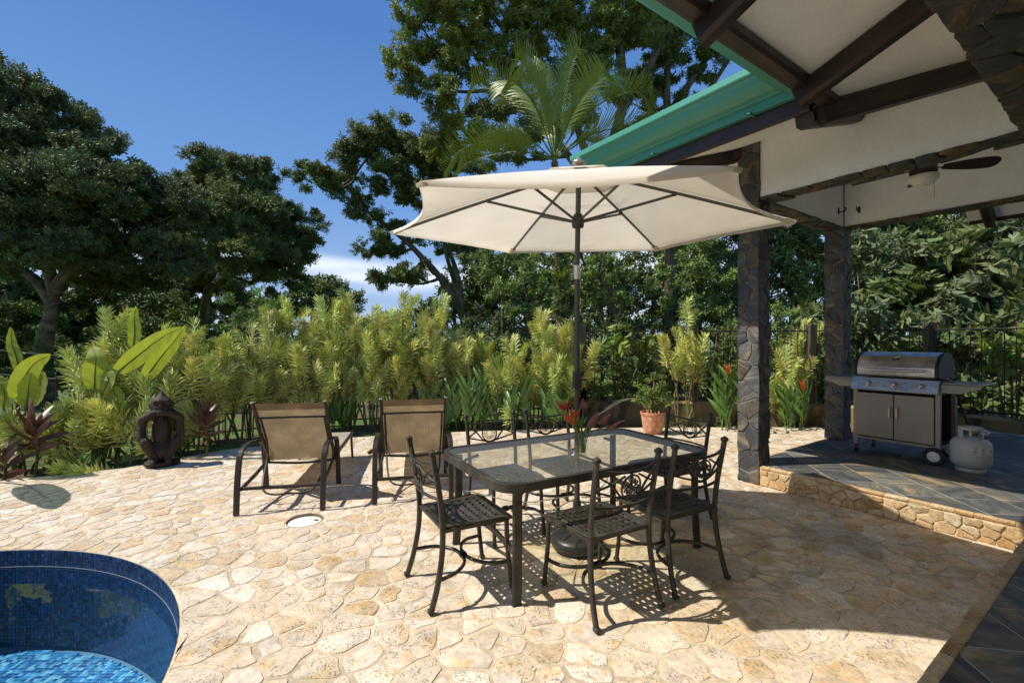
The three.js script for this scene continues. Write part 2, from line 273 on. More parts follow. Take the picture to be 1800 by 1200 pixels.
// ground: one sheet to the horizon, left open only where the pool is sunk
{
  const pos = [], idx = [], uv = [], xs = [], ds = [];
  for (let i = 0; i <= 90; i++) { const t = i / 45 - 1; xs.push(Math.sign(t) * (12 * Math.abs(t) + 288 * Math.abs(t) ** 5)); }
  for (let i = 0; i <= 70; i++) { const t = i / 70; ds.push(-6 + 22 * t + 300 * t ** 5); }
  for (const d of ds) for (const x of xs) { pos.push(x, groundY(x, d), -d); uv.push(x * 0.4, d * 0.4); }
  const n = xs.length;
  for (let j = 0; j < ds.length - 1; j++) for (let i = 0; i < n - 1; i++) {
    const cx = (xs[i] + xs[i + 1]) / 2, cd = (ds[j] + ds[j + 1]) / 2; if (Math.hypot(cx - POOL.x, cd - POOL.d) < POOL.r + 0.45) continue;
    const a = j * n + i; idx.push(a, a + 1, a + n, a + 1, a + n + 1, a + n);
  }
  const grassTex = texture(512, (u, v) => { const a = fbm(u, v, 70, 70, 3, 211), b = fbm(u, v, 6, 6, 4, 213), s = smooth(0.5, 0.64, b); return [mix(0.30, 0.36, s) * (0.6 + 0.8 * a), mix(0.40, 0.33, s) * (0.6 + 0.8 * a), mix(0.13, 0.22, s) * (0.6 + 0.8 * a)]; });
  const m = part('ground', meshFrom(pos, idx, uv), std({ map: grassTex, bumpMap: grassTex, bumpScale: 0.05, roughness: 1 }), scene);
  tag(m, 'grassy garden ground falling away beyond the patio', 'ground', null, 'structure');
}
// patio of irregular travertine flags
const DRAIN = { x: -1.74, d: 3.82, r: 0.145 };
{
  const g = thing('stone_patio', 'cream travertine crazy-paved patio around the pool', 'patio', [0, 0, 0], 0, null, 'structure');
  const sh = new THREE.Shape(patioEdge.map(([x, d]) => new THREE.Vector2(x, d)));
  const hole = (x, d, r) => { const p = new THREE.Path(); p.absarc(x, d, r, 0, Math.PI * 2, true); sh.holes.push(p); };
  hole(POOL.x, POOL.d, POOL.r + 0.004); hole(DRAIN.x, DRAIN.d, DRAIN.r);
  const bedGeo = flat(new THREE.ShapeGeometry(sh, 72)); { const p = bedGeo.attributes.position, uv = bedGeo.attributes.uv; for (let i = 0; i < p.count; i++) uv.setXY(i, p.getX(i) * 0.8, p.getZ(i) * 0.8); }
  part('mortar_bed', bedGeo, M.mortar, g);
  const R = rng(5), sites = [];
  for (let k = 0; k < 60000 && sites.length < 4200; k++) {
    const x = -8.5 + 16 * R(), d = 0.35 + 8 * R(); if (d < Math.abs(x) * 0.72 - 0.2 || !inside(patioEdge, x, d) || onDeck(x, d, -0.12)) continue;
    if (Math.hypot(x - POOL.x, d - POOL.d) < POOL.r + 0.07 || Math.hypot(x - DRAIN.x, d - DRAIN.d) < DRAIN.r + 0.08) continue;
    const r = 0.06 + 0.13 * Math.pow(hash(Math.floor(x * 6), Math.floor(d * 6), 9), 1.1);
    let ok = true; for (const s of sites) { const q = Math.max(r, s[2]); if (Math.abs(s[0] - x) < q && Math.hypot((s[0] - x) * 0.88, (s[1] - d) * 1.12) < q) { ok = false; break; } }
    if (ok) sites.push([x, d, r]);
  }
  sites.push([DRAIN.x, DRAIN.d, 0]);
  const big = [[-9.5, -1], [9, -1], [9, 9], [-9.5, 9]];
  const list = cells(sites, big, 0.024, R, 0.36)
    .filter((c) => c.site[2] > 0).map((c) => {
    let poly = soften(c.poly, R, 0.013);
    for (const o of [POOL, DRAIN]) poly = poly.map(([x, d]) => { const L = Math.hypot(x - o.x, d - o.d); const rr = o.r + 0.012; return L < rr ? [o.x + (x - o.x) / L * rr, o.d + (d - o.d) / L * rr] : [x, d]; });
    const [x, d] = c.site; return { poly, x, d, show: c.area / Math.max(0.8, d) ** 3 * (Math.abs(x) < d * 1.14 ? 1 : 0.05) };
  }).filter((s) => s.poly.length > 4 && s.poly.every(([x, d]) => inside(patioEdge, x, d))).sort((a, b) => b.show - a.show);
  const rest = [];
  list.forEach((s, i) => {
    const shade = fbm((s.x + 20) / 40, (s.d + 20) / 40, 12, 12, 3, 221), stain = Math.hypot(s.x - 1.02, s.d - 2.36) < 0.2;
    const warm = s.x > 0.9 && s.d < 4.4;
    let k = Math.floor(R() * stoneTones.length); if (shade > 0.6 && R() < 0.35) k = 4; if (warm && R() < 0.45) k = [4, 2, 6][Math.floor(R() * 3)]; if (stain) k = 4;
    const geo = flat(slab(s.poly, 0.0025 + 0.0025 * R(), 0.003, R, 1.25, 0.003));
    if (i < 300) part('stone', geo, M.stones[k], g).name = `stone_${String(i).padStart(3, '0')}`;
    else { const c = new Float32Array(geo.attributes.position.count * 3); for (let q = 0; q < c.length; q += 3) c.set(stoneTones[k], q); geo.setAttribute('color', new THREE.BufferAttribute(c, 3)); rest.push(geo.toNonIndexed()); }
  });
  part('paving_stones', mergeGeometries(rest), std({ map: travColor, bumpMap: travBump, bumpScale: 0.006, roughness: 0.82, vertexColors: true }), g, 'stuff');
}
{ // pool skimmer lid sunk in the paving
  const g = thing('skimmer_lid', 'round white skimmer lid sunk in the paving behind the sun loungers', 'drain lid', [DRAIN.x, 0, -DRAIN.d]);
  part('collar', at(new THREE.CylinderGeometry(DRAIN.r, DRAIN.r, 0.05, 40, 1, true), 0, -0.022, 0), std({ color: lin(0.3, 0.24, 0.14), roughness: 0.9, side: THREE.DoubleSide }), g);
  part('lid', lathe([[0, -0.004], [0.05, -0.005], [0.118, -0.012], [0.13, -0.016], [0.135, -0.024], [0, -0.045]], 40), M.white, g);
  part('finger_hole', rbox(0.035, 0.006, 0.02, 0.002, 0.085, -0.006, -0.02), std({ color: lin(0.12, 0.09, 0.05), roughness: 0.9 }), g);
}
// pool: round, lined with small blue mosaic
{
  const g = thing('swimming_pool', 'round pool lined with small blue mosaic tiles', 'pool', [POOL.x, 0, -POOL.d], 0, null, 'structure');
  const floorY = -0.72, R = rng(17), t = 0.0255;
  part('shell', lathe([[0, floorY - 0.006], [POOL.r + 0.003, floorY - 0.006], [POOL.r + 0.003, -0.001]], 128), std({ color: lin(0.10, 0.2, 0.3), roughness: 0.8, side: THREE.DoubleSide }), g);
  const geo = new RoundedBoxGeometry(t * 0.92, 0.006, t * 0.92, 1, 0.0015);
  const rows = Math.floor(0.71 / t), n = Math.floor(2 * Math.PI * POOL.r / t), mats = [], cols = [], o = new THREE.Object3D(), wall = [[0.007, 0.022, 0.06], [0.01, 0.038, 0.095], [0.016, 0.056, 0.13], [0.005, 0.015, 0.042], [0.01, 0.03, 0.10]], floor = [[0.02, 0.16, 0.38], [0.05, 0.27, 0.5], [0.12, 0.4, 0.6], [0.03, 0.2, 0.46], [0.2, 0.5, 0.66], [0.02, 0.11, 0.3]];
  const put = (x, y, z, rx, ry, pal) => { o.position.set(x, y, z); o.rotation.set(rx, ry, 0, 'YXZ'); o.updateMatrix(); mats.push(o.matrix.clone()); const c = pal[Math.floor(R() * pal.length)], k = 0.8 + 0.5 * R(); cols.push(lin(c[0] * k, c[1] * k, c[2] * k)); };
  for (let j = 0; j < rows; j++) for (let i = 0; i < n; i++) { const a = i / n * Math.PI * 2; put(Math.sin(a) * POOL.r, -0.014 - j * t, Math.cos(a) * POOL.r, -Math.PI / 2, a, wall); }
  for (let i = -80; i <= 80; i++) for (let j = -80; j <= 80; j++) if (Math.hypot(i, j) * t < POOL.r - 0.01) put(i * t, floorY, j * t, 0, 0, floor);
  const im = new THREE.InstancedMesh(geo, std({ color: 0xffffff, roughness: 0.25 }), mats.length); mats.forEach((m, i) => { im.setMatrixAt(i, m); im.setColorAt(i, cols[i]); });
  im.name = 'mosaic_tiles'; im.userData.kind = 'stuff'; g.add(im);
  part('waterline_glint', at(new THREE.TorusGeometry(POOL.r - 0.003, 0.0022, 6, 160), 0, -0.118, 0, Math.PI / 2), std({ color: lin(0.17, 0.2, 0.24), roughness: 0.8 }), g);  // pale ring painted in for the meniscus reflection along the water edge
  const ripple = texture(256, (u, v) => fbm(u, v, 6, 6, 3, 231), false, 1);
  const wg = new THREE.CircleGeometry(POOL.r - 0.004, 96).rotateX(-Math.PI / 2); { const p = wg.attributes.position, uv = wg.attributes.uv; for (let i = 0; i < p.count; i++) uv.setXY(i, p.getX(i) * 0.7, p.getZ(i) * 0.7); }
  const w = part('pool_water', wg, phys({ color: lin(0.80, 0.93, 0.98), transmission: 1, thickness: 0, roughness: 0.0, ior: 1.45, bumpMap: ripple, bumpScale: 0.003, side: THREE.DoubleSide }), scene);
  w.position.set(POOL.x, -0.125, -POOL.d); tag(w, 'still clear water in the round mosaic pool', 'water', null, 'structure');
}
// raised terrace of slate tiles with a stone riser
{
  const g = thing('tiled_terrace', 'raised dark slate-tiled terrace under the house roof', 'terrace', [0, 0, 0], PHI, null, 'structure');
  const sh = new THREE.Shape([[4.81, 2.65], [9.5, 2.65], [9.5, -3], [-6, -3], [-6, 0.55], [4.81, 0.55]].map(([u, v]) => new THREE.Vector2(u, v)));
  part('slab', flat(new THREE.ExtrudeGeometry(sh, { depth: 0.194, bevelEnabled: false })), M.riserBed, g);
  const gsh = new THREE.Shape([[4.85, 2.6], [9.4, 2.6], [9.4, -2.9], [-5.9, -2.9], [-5.9, 0.5], [4.85, 0.5]].map(([u, v]) => new THREE.Vector2(u, v)));
  part('grout_bed', at(flat(new THREE.ShapeGeometry(gsh)), 0, 0.2, 0), M.grout, g);
  const R = rng(23), s = 0.354, q = Math.SQRT1_2; let n = 0;
  for (let i = -40; i < 40; i++) for (let j = -40; j < 40; j++) {
    const cu = 3.654 + (i + 0.5) * s * q + (j + 0.5) * s * q, cv = -0.55 + (i + 0.5) * s * q - (j + 0.5) * s * q;
    if (cu < -1.5 || cu > 9.2 || cv < -2.9 || cv > 1.2 || (cu > 7.6 && cv > -0.6) || (cu < 5.2 && cv > 0.9)) continue;
    const h = s / 2 - 0.0042; const sq = [[-h, -h], [h, -h], [h, h], [-h, h]].map(([a, b]) => [cu + (a + b) * q, -(cv + (a - b) * q)]);
    let ar = 0; sq.forEach((p, k) => { const o = sq[(k + 1) % 4]; ar += p[0] * o[1] - o[0] * p[1]; }); if (ar < 0) sq.reverse();
    for (const [u0, u1, v0, v1] of [[4.862, 9.4, -2.6, -0.505], [-5.9, 9.4, -0.505, 2.9]]) {
      let p = sq; p = clipHalf(p, u0, 0, -1, 0); p = clipHalf(p, u1, 0, 1, 0); p = clipHalf(p, 0, -v0, 0, 1); p = clipHalf(p, 0, -v1, 0, -1);
      if (p.length < 3) continue;
      const m = part('tile', flat(slab(p, 0.006, 0.0025, R, 0.75)), M.tiles[Math.floor(R() * 4)], g); m.position.y = 0.196; m.name = `tile_${String(n++).padStart(3, '0')}`;
    }
  }
  let ns = 0, nl = 0;
  const face = (L, off, turn, place, w) => {
    const sites = []; for (let k = 0; k < 4000; k++) { const x = R() * L, y = 0.01 + R() * 0.16, r = 0.055 + 0.045 * R(); if (sites.every((p) => Math.hypot((p[0] - x) * 0.8, (p[1] - y) * 1.15) > Math.max(r, p[2]))) sites.push([x, y, r]); }
    for (const c of cells(sites, [[0, 0.008], [L, 0.008], [L, 0.166], [0, 0.166]], 0.009, R, 0.16)) { const m = part('stone', slab(soften(c.poly, R, 0.006), 0.006 + 0.008 * R(), 0.004, R, 1.3, 0.05).rotateY(turn), M.riser[Math.floor(R() * 4)], g); m.position.set(...place); m.name = `riser_stone_${String(ns++).padStart(3, '0')}`; }
  };
  face(1.88, 0, -Math.PI / 2, [4.81, 0, -2.43]); face(3.4, 0, Math.PI, [9.0 - 0.6, 0, -2.65]); face(4.2, 0, Math.PI, [4.8, 0, -0.55]);
  const lip = (a, b, vert) => { for (let t = a; t < b;) { const L = 0.09 + 0.14 * R(), e = Math.min(b, t + L), w = 0.05 + 0.012 * R(), hgt = 0.03 + 0.005 * R(); const geo = vert ? rbox(w, hgt, e - t + 0.004, 0.012, 4.833 + (0.05 - w) * 0.5, 0.19, (t + e) / 2) : rbox(e - t + 0.004, hgt, w, 0.012, (t + e) / 2, 0.19, -0.53 + (0.05 - w) * 0.5); part('lip', boxUV(geo, 1.3, R() * 5, R() * 5), M.riser[Math.floor(R() * 4)], g).name = `edge_stone_${String(nl++).padStart(3, '0')}`; t = e; } };
  lip(-2.43, -0.5, true); lip(0.4, 4.8, false);
}
// ---------------- the house: stone-clad columns, white upper walls, eaves ----------------
{
  const g = thing('house', 'white house corner with stone columns, timber eaves and green gutters', 'house', [0, 0, 0], PHI);
  const R = rng(41); let ns = 0;
  const stoneFace = (parent, L, H, place, rot, pal, step, depth, bevel) => {
    const sites = []; for (let k = 0; k < 9000 && sites.length < 400; k++) { const x = R() * L, y = R() * H, r = step * (0.75 + 0.6 * R()); if (sites.every((p) => Math.hypot((p[0] - x) * 0.85, p[1] - y) > Math.max(r, p[2]))) sites.push([x, y, r]); }
    for (const c of cells(sites, [[0, 0], [L, 0], [L, H], [0, H]], 0.011, R, step * 2.4)) {
      const m = part('stone', rot(slab(soften(c.poly, R, 0.008), depth * (0.5 + 1.5 * R()), bevel, R, 1.2, 0.06)), pal[Math.floor(R() * pal.length)], parent);
      m.position.set(...place); m.name = `stone_${String(ns++).padStart(3, '0')}`;
    }
  };
  const column = (u, v, y0, y1, name) => {
    const s = 0.205, c = part(name, box(s, y1 - y0, s, u, (y0 + y1) / 2, v), M.columnMortar, g), H = y1 - y0, a = s / 2;
    const pal = M.columnStones;
    stoneFace(c, s + 0.02, H, [u - a, y0, v - a - 0.01], (q) => q.rotateY(-Math.PI / 2), pal, 0.14, 0.009, 0.005);
    stoneFace(c, s + 0.02, H, [u - a - 0.01, y0, v + a], (q) => q, pal, 0.14, 0.009, 0.005);
    stoneFace(c, s + 0.02, H, [u + a, y0, v + a + 0.01], (q) => q.rotateY(Math.PI / 2), pal, 0.16, 0.009, 0.005);
    stoneFace(c, s + 0.02, H, [u + a + 0.01, y0, v - a], (q) => q.rotateY(Math.PI), pal, 0.16, 0.009, 0.005);
  };
  column(4.905, -2.555, 0, 3.585, 'column'); column(7.065, -2.555, 0.2, 2.99, 'column_001');
  // upper walls over the openings, their undersides faced with stone
  const wallTop = 3.6, wb = 3.0;
  const upper = (u0, u1, v0, v1, name) => {
    const w = part(name, boxUV(box(u1 - u0, wallTop - wb, v1 - v0, (u0 + u1) / 2, (wallTop + wb) / 2, (v0 + v1) / 2), 0.7), M.plaster, g);
    stoneFace(w, u1 - u0 + 0.03, v1 - v0 + 0.03, [u0 - 0.015, wb - 0.002, v0 - 0.015], (q) => q.rotateX(Math.PI / 2), M.beamStones, 0.15, 0.02, 0.004);
  };
  upper(4.82, 5.02, -2.44, -0.60, 'upper_wall'); upper(-4, 5.02, -0.595, -0.30, 'upper_wall_001'); upper(5.02, 6.96, -2.655, -2.455, 'upper_wall_002'); upper(6.965, 7.17, -2.44, 2.5, 'upper_wall_003');
  part('corner_block', boxUV(box(0.2, wallTop - wb, 0.2, 7.066, (wallTop + wb) / 2, -2.556), 0.7), M.plaster, g);
  part('ceiling', boxUV(box(2.4, 0.03, 5.5, 6.05, 3.575, 0.1), 0.7), M.plaster, g); part('ceiling_001', boxUV(box(10, 0.03, 3.3, 0.0, 3.59, 1.36), 0.7), M.plaster, g);
  part('wall', boxUV(box(13.5, 3.6, 0.2, 2.7, 1.8, 2.8), 0.7), M.plaster, g);
  // sloping soffit
  const F = { a: 3.80, b: -1.50, c: -3.68, d: 8.2, yo: 3.26, yi: 3.59 };
  const quad = (name, P, mat, up = 0) => { const pos = []; P.forEach(([u, y, v]) => pos.push(u, y + up, v)); const idx = []; for (let k = 1; k < P.length - 1; k++) idx.push(0, k, k + 1); const q = meshFrom(pos, idx).toNonIndexed(); q.computeVertexNormals(); return part(name, boxUV(q, 0.7), mat, g); };
  quad('soffit', [[F.a, F.yo, F.c], [4.83, F.yi, -2.65], [4.83, F.yi, -0.58], [F.a, F.yo, F.b]], M.soffit);
  quad('soffit_001', [[F.a, F.yo, F.b], [4.83, F.yi, -0.58], [-4, F.yi, -0.58], [-4, F.yo, F.b]], M.soffit);
  quad('soffit_002', [[F.a, 3.42, F.c], [F.d, 3.42, F.c], [7.16, F.yi, -2.65], [4.83, F.yi, -2.65]], M.soffit);
  quad('soffit_003', [[F.d, 3.05, -1.5], [7.16, F.yi, -1.5], [7.16, F.yi, 2.5], [F.d, 3.05, 2.5]], M.soffit);
  // timber fascias and rafters
  const wood = (name, p, q, w, h) => part(name, bar([UVl(p), UVl(q)], w, h), M.darkWood, g);
  function UVl(p) { return V(p[0], p[1], p[2]); }
  wood('fascia', [F.a - 0.022, 3.30, F.c - 0.02], [F.a - 0.022, 3.30, F.b - 0.044], 0.045, 0.15);
  wood('fascia_001', [F.a, 3.335, F.b - 0.022], [-4, 3.335, F.b - 0.022], 0.045, 0.1);
  wood('fascia_002', [F.a - 0.044, 3.46, F.c - 0.022], [F.d, 3.46, F.c - 0.022], 0.045, 0.15);
  wood('fascia_003', [F.d + 0.022, 3.08, -1.5], [F.d + 0.022, 3.08, 2.5], 0.045, 0.15);
  wood('eave_beam', [F.a + 0.07, 3.27, F.b], [-4, 3.27, F.b], 0.11, 0.08).position.z = 0.06;
  const sl = (F.yi - F.yo) / (4.83 - F.a);
  const rafterB = (u) => wood('rafter', [u, F.yo - 0.075, F.b + 0.02], [u, F.yi - 0.075, -0.6], 0.11, 0.15);
  for (const u of [3.43, 2.28, 1.13, -0.02, -1.17]) rafterB(u);
  wood('rafter', [F.a + 0.02, F.yo - 0.065, -1.6], [4.83, F.yi - 0.075, -1.6], 0.13, 0.13);
  wood('valley_rafter', [F.a + 0.01, F.yo - 0.075, F.b + 0.01], [4.82, F.yi - 0.075, -0.6], 0.12, 0.16);
  wood('hip_rafter', [F.a + 0.01, F.yo - 0.07, F.c + 0.01], [4.82, F.yi - 0.07, -2.66], 0.11, 0.14);
  wood('rafter', [F.a + 0.02, F.yo - 0.065, -2.9], [4.78, F.yi - 0.075, -2.72], 0.1, 0.13);
  for (const u of [5.6, 6.6]) wood('rafter', [u, 3.37, F.c + 0.02], [u, F.yi - 0.07, -2.66], 0.1, 0.13);
  for (const v of [-1.3, -0.2, 0.9]) wood('rafter', [F.d, 2.98, v], [7.18, F.yi - 0.07, v], 0.1, 0.13);
  // green gutters: an ogee profile run along the fascia
  const prof = [[0.0, 3.35], [0.045, 3.35], [0.05, 3.355], [0.05, 3.41], [0.075, 3.415], [0.08, 3.43], [0.12, 3.44], [0.165, 3.465], [0.19, 3.50], [0.2, 3.535], [0.215, 3.56], [0.24, 3.565], [0.245, 3.575], [0.245, 3.625], [0.235, 3.63], [0.0, 3.63]];
  const gutter = (name, axis, base, from, to, dy = 0, sgn = -1, mitreFrom = 0, mitreTo = 0) => {
    const pos = [], idx = [], n = prof.length;
    for (const [e, mt] of [[from, mitreFrom], [to, mitreTo]]) for (const [o, y] of prof) { const c = base + sgn * o, l = e + mt * o; axis === 'v' ? pos.push(c, y + dy, l) : pos.push(l, y + dy, c); }
    for (let k = 0; k < n; k++) { const a = k, b = (k + 1) % n; idx.push(a, b, n + a, b, n + b, n + a); }
    for (let k = 1; k < n - 1; k++) idx.push(0, k, k + 1, n, n + k + 1, n + k);
    const q = meshFrom(pos, idx).toNonIndexed(); q.computeVertexNormals(); return part(name, boxUV(q, 0.7), M.green, g);
  };
  gutter('gutter', 'v', F.a - 0.046, F.c - 0.25, F.b - 0.046, 0, -1, 0, -1);
  gutter('gutter_001', 'u', F.b - 0.046, F.a - 0.046, -4, -0.05, -1, -1, 0);
  gutter('gutter_002', 'u', F.c - 0.046, F.a + 0.12, F.d + 0.2, 0.12);
  gutter('gutter_003', 'v', F.d + 0.046, -1.55, 2.5, -0.24, 1);
  for (const v of [-2.9, -1.95]) part('gutter_bracket', box(0.1, 0.012, 0.02, F.a - 0.09, 3.345, v), M.green, g);
  // roof sheets
  const sl2 = 0.34, ry = 3.64;
  quad('roof', [[3.66, ry, -3.86], [6, ry + sl2 * 2.34, -1.5], [6, ry + sl2 * 2.34, 3], [3.66, ry, 3]], M.roof);
  quad('roof_001', [[8.4, ry, -3.86], [6, ry + sl2 * 2.34, -1.5], [6, ry + sl2 * 2.34, 3], [8.4, ry, 3]], M.roof);
  quad('roof_002', [[3.66, ry + 0.002, -3.86], [8.4, ry + 0.002, -3.86], [6, ry + sl2 * 2.34, -1.5]], M.roof);
  quad('roof_003', [[-4.2, ry, -1.68], [3.66, ry, -1.68], [8, ry + 1.45, 2.7], [-4.2, ry + 1.45, 2.7]], M.roof);
}
{ // ceiling fan with light bowl
  const c = UV(5.98, -1.42, 0), g = thing('ceiling_fan', 'dark wooden ceiling fan with a white glass light bowl', 'ceiling fan', [c.x, 3.56, c.z], PHI);
  const y = -0.40;
  part('down_rod', cyl(0.014, 0.014, 0.3, 10, 0, -0.15, 0), M.darkWood, g); part('canopy', lathe([[0, 0], [0.07, 0], [0.06, -0.04], [0.02, -0.06], [0, -0.06]], 24), M.darkWood, g);
  part('motor', lathe([[0, y + 0.13], [0.06, y + 0.12], [0.105, y + 0.09], [0.11, y + 0.03], [0.1, y], [0, y]], 28), M.darkWood, g);
  part('light_bowl', lathe([[0.115, y], [0.125, y - 0.015], [0.115, y - 0.05], [0.08, y - 0.085], [0.03, y - 0.1], [0, y - 0.102]], 28), M.lampGlass, g);
  part('pull_chain', cyl(0.0025, 0.0025, 0.2, 6, 0.1, y - 0.12, 0.06), M.brass, g);
  for (let k = 0; k < 5; k++) { const a = k / 5 * 6.283 + 0.35, sh = new THREE.Shape(); sh.moveTo(0.16, -0.03); sh.bezierCurveTo(0.3, -0.06, 0.45, -0.085, 0.55, -0.07); sh.bezierCurveTo(0.62, -0.05, 0.62, 0.05, 0.55, 0.07); sh.bezierCurveTo(0.45, 0.085, 0.3, 0.06, 0.16, 0.03);
    const b = part('blade', at(new THREE.ExtrudeGeometry(sh, { depth: 0.008, bevelEnabled: true, bevelSize: 0.002, bevelThickness: 0.002, bevelSegments: 1 }), 0, 0, 0, -Math.PI / 2 - 0.4, 0, 0), M.darkWood, g); b.position.y = y + 0.07; b.rotation.y = a;
    part('blade_arm', bar([[0.09, 0, 0], [0.2, 0.0, 0]], 0.02, 0.008), M.iron, b); }
}
for (const [u, v, t, txt] of [[6.8, -2.452, 0, 'small iron hook on the white lintel beside the inner corner'], [6.962, -2.28, -Math.PI / 2, 'small iron hook on the white lintel facing the patio']]) {
  const c = UV(u, v); const g = thing('wall_hook', txt, 'hook', [c.x, 3.18, c.z], PHI + t);
  part('plate', rbox(0.025, 0.08, 0.008, 0.002, 0, 0, 0.004), M.iron, g); part('arm', tube([[0, -0.01, 0.005], [0, -0.02, 0.05], [0, 0.0, 0.085], [0, 0.03, 0.08]], 0.007, 10, 6), M.iron, g);
}
// ================= FURNITURE =================
// dining table axes: e1 along the table, e2 across it (away from the camera)
const TABLE = { x: 0.469, d: 3.344, turn: Math.atan2(0.485, 0.875) };
const onTable = (a, b, y = 0) => V(TABLE.x + a * 0.875 - b * 0.485, y, -(TABLE.d + a * 0.485 + b * 0.875));
{
  const g = thing('dining_table', 'rectangular patio dining table with pebbled glass top', 'table', [TABLE.x, 0, -TABLE.d], TABLE.turn);
  const L = 0.875, W = 0.515, r = 0.15, H = 0.71;
  const rr = (l, w, rad, C = THREE.Shape) => { const s = new C(); s.moveTo(-l + rad, -w); s.lineTo(l - rad, -w); s.absarc(l - rad, -w + rad, rad, -Math.PI / 2, 0); s.lineTo(l, w - rad); s.absarc(l - rad, w - rad, rad, 0, Math.PI / 2); s.lineTo(-l + rad, w); s.absarc(-l + rad, w - rad, rad, Math.PI / 2, Math.PI); s.lineTo(-l, -w + rad); s.absarc(-l + rad, -w + rad, rad, Math.PI, Math.PI * 1.5); return s; };
  const fr = rr(L, W, r); fr.holes.push(rr(L - 0.026, W - 0.026, r - 0.02, THREE.Path));
  part('frame', boxUV(at(flat(new THREE.ExtrudeGeometry(fr, { depth: 0.046, bevelEnabled: true, bevelSize: 0.004, bevelThickness: 0.004, bevelSegments: 2, curveSegments: 14 })), 0, H - 0.05, 0), 2), M.tableFrame, g);
  const gl = rr(L - 0.024, W - 0.024, r - 0.02); const hole = new THREE.Path(); hole.absarc(0, 0, 0.026, 0, 6.2832, true); gl.holes.push(hole);
  const gg = at(flat(new THREE.ShapeGeometry(gl, 16)), 0, H - 0.006, 0); { const p = gg.attributes.position, uv = gg.attributes.uv; for (let i = 0; i < p.count; i++) uv.setXY(i, p.getX(i) * 1.15, p.getZ(i) * 1.15); }
  part('glass_top', gg, M.tableGlass, g);
  part('umbrella_ring', at(new THREE.TorusGeometry(0.03, 0.006, 8, 28), 0, H - 0.006, 0, Math.PI / 2), M.blackPlastic, g);
  part('cross_bar', bar([[0, H - 0.035, -W + 0.02], [0, H - 0.035, -0.04]], 0.02, 0.014), M.tableFrame, g); part('cross_bar', bar([[0, H - 0.035, 0.04], [0, H - 0.035, W - 0.02]], 0.02, 0.014), M.tableFrame, g);
  for (const sx of [-1, 1]) {
    for (const sz of [-1, 1]) {
      const x = sx * (L - 0.13), z = sz * (W - 0.075);
      part('leg', bar([[x, H - 0.05, z], [x, 0.3, z], [x + sx * 0.012, 0.012, z + sz * 0.012]], 0.058, 0.026, V(0, 0, 1)), M.tableFrame, g);
      part('foot_cap', rbox(0.06, 0.014, 0.03, 0.004, x + sx * 0.012, 0.007, z + sz * 0.012), M.blackPlastic, g);
      part('leg_brace', bar([[x, H - 0.2, z], [x - sx * 0.03, H - 0.1, z - sz * 0.02], [x - sx * 0.14, H - 0.055, z - sz * 0.05]], 0.022, 0.012, V(0, 0, 1), 10), M.tableFrame, g);
    }
    const x = sx * (L - 0.13); part('stretcher', bar([[x, 0.27, -W + 0.07], [x - sx * 0.05, 0.27, 0], [x, 0.27, W - 0.07]], 0.012, 0.045, V(0, 1, 0), 14), M.tableFrame, g);
    part('tie_wire', tube([[x - sx * 0.04, 0.4, -W + 0.1], [x * 0.5, 0.34, -0.14], [sx * 0.03, 0.36, -0.03]], 0.004, 12, 6), M.silver, g); part('tie_wire', tube([[x - sx * 0.04, 0.4, W - 0.1], [x * 0.5, 0.34, 0.14], [sx * 0.03, 0.36, 0.03]], 0.004, 12, 6), M.silver, g);
  }
}
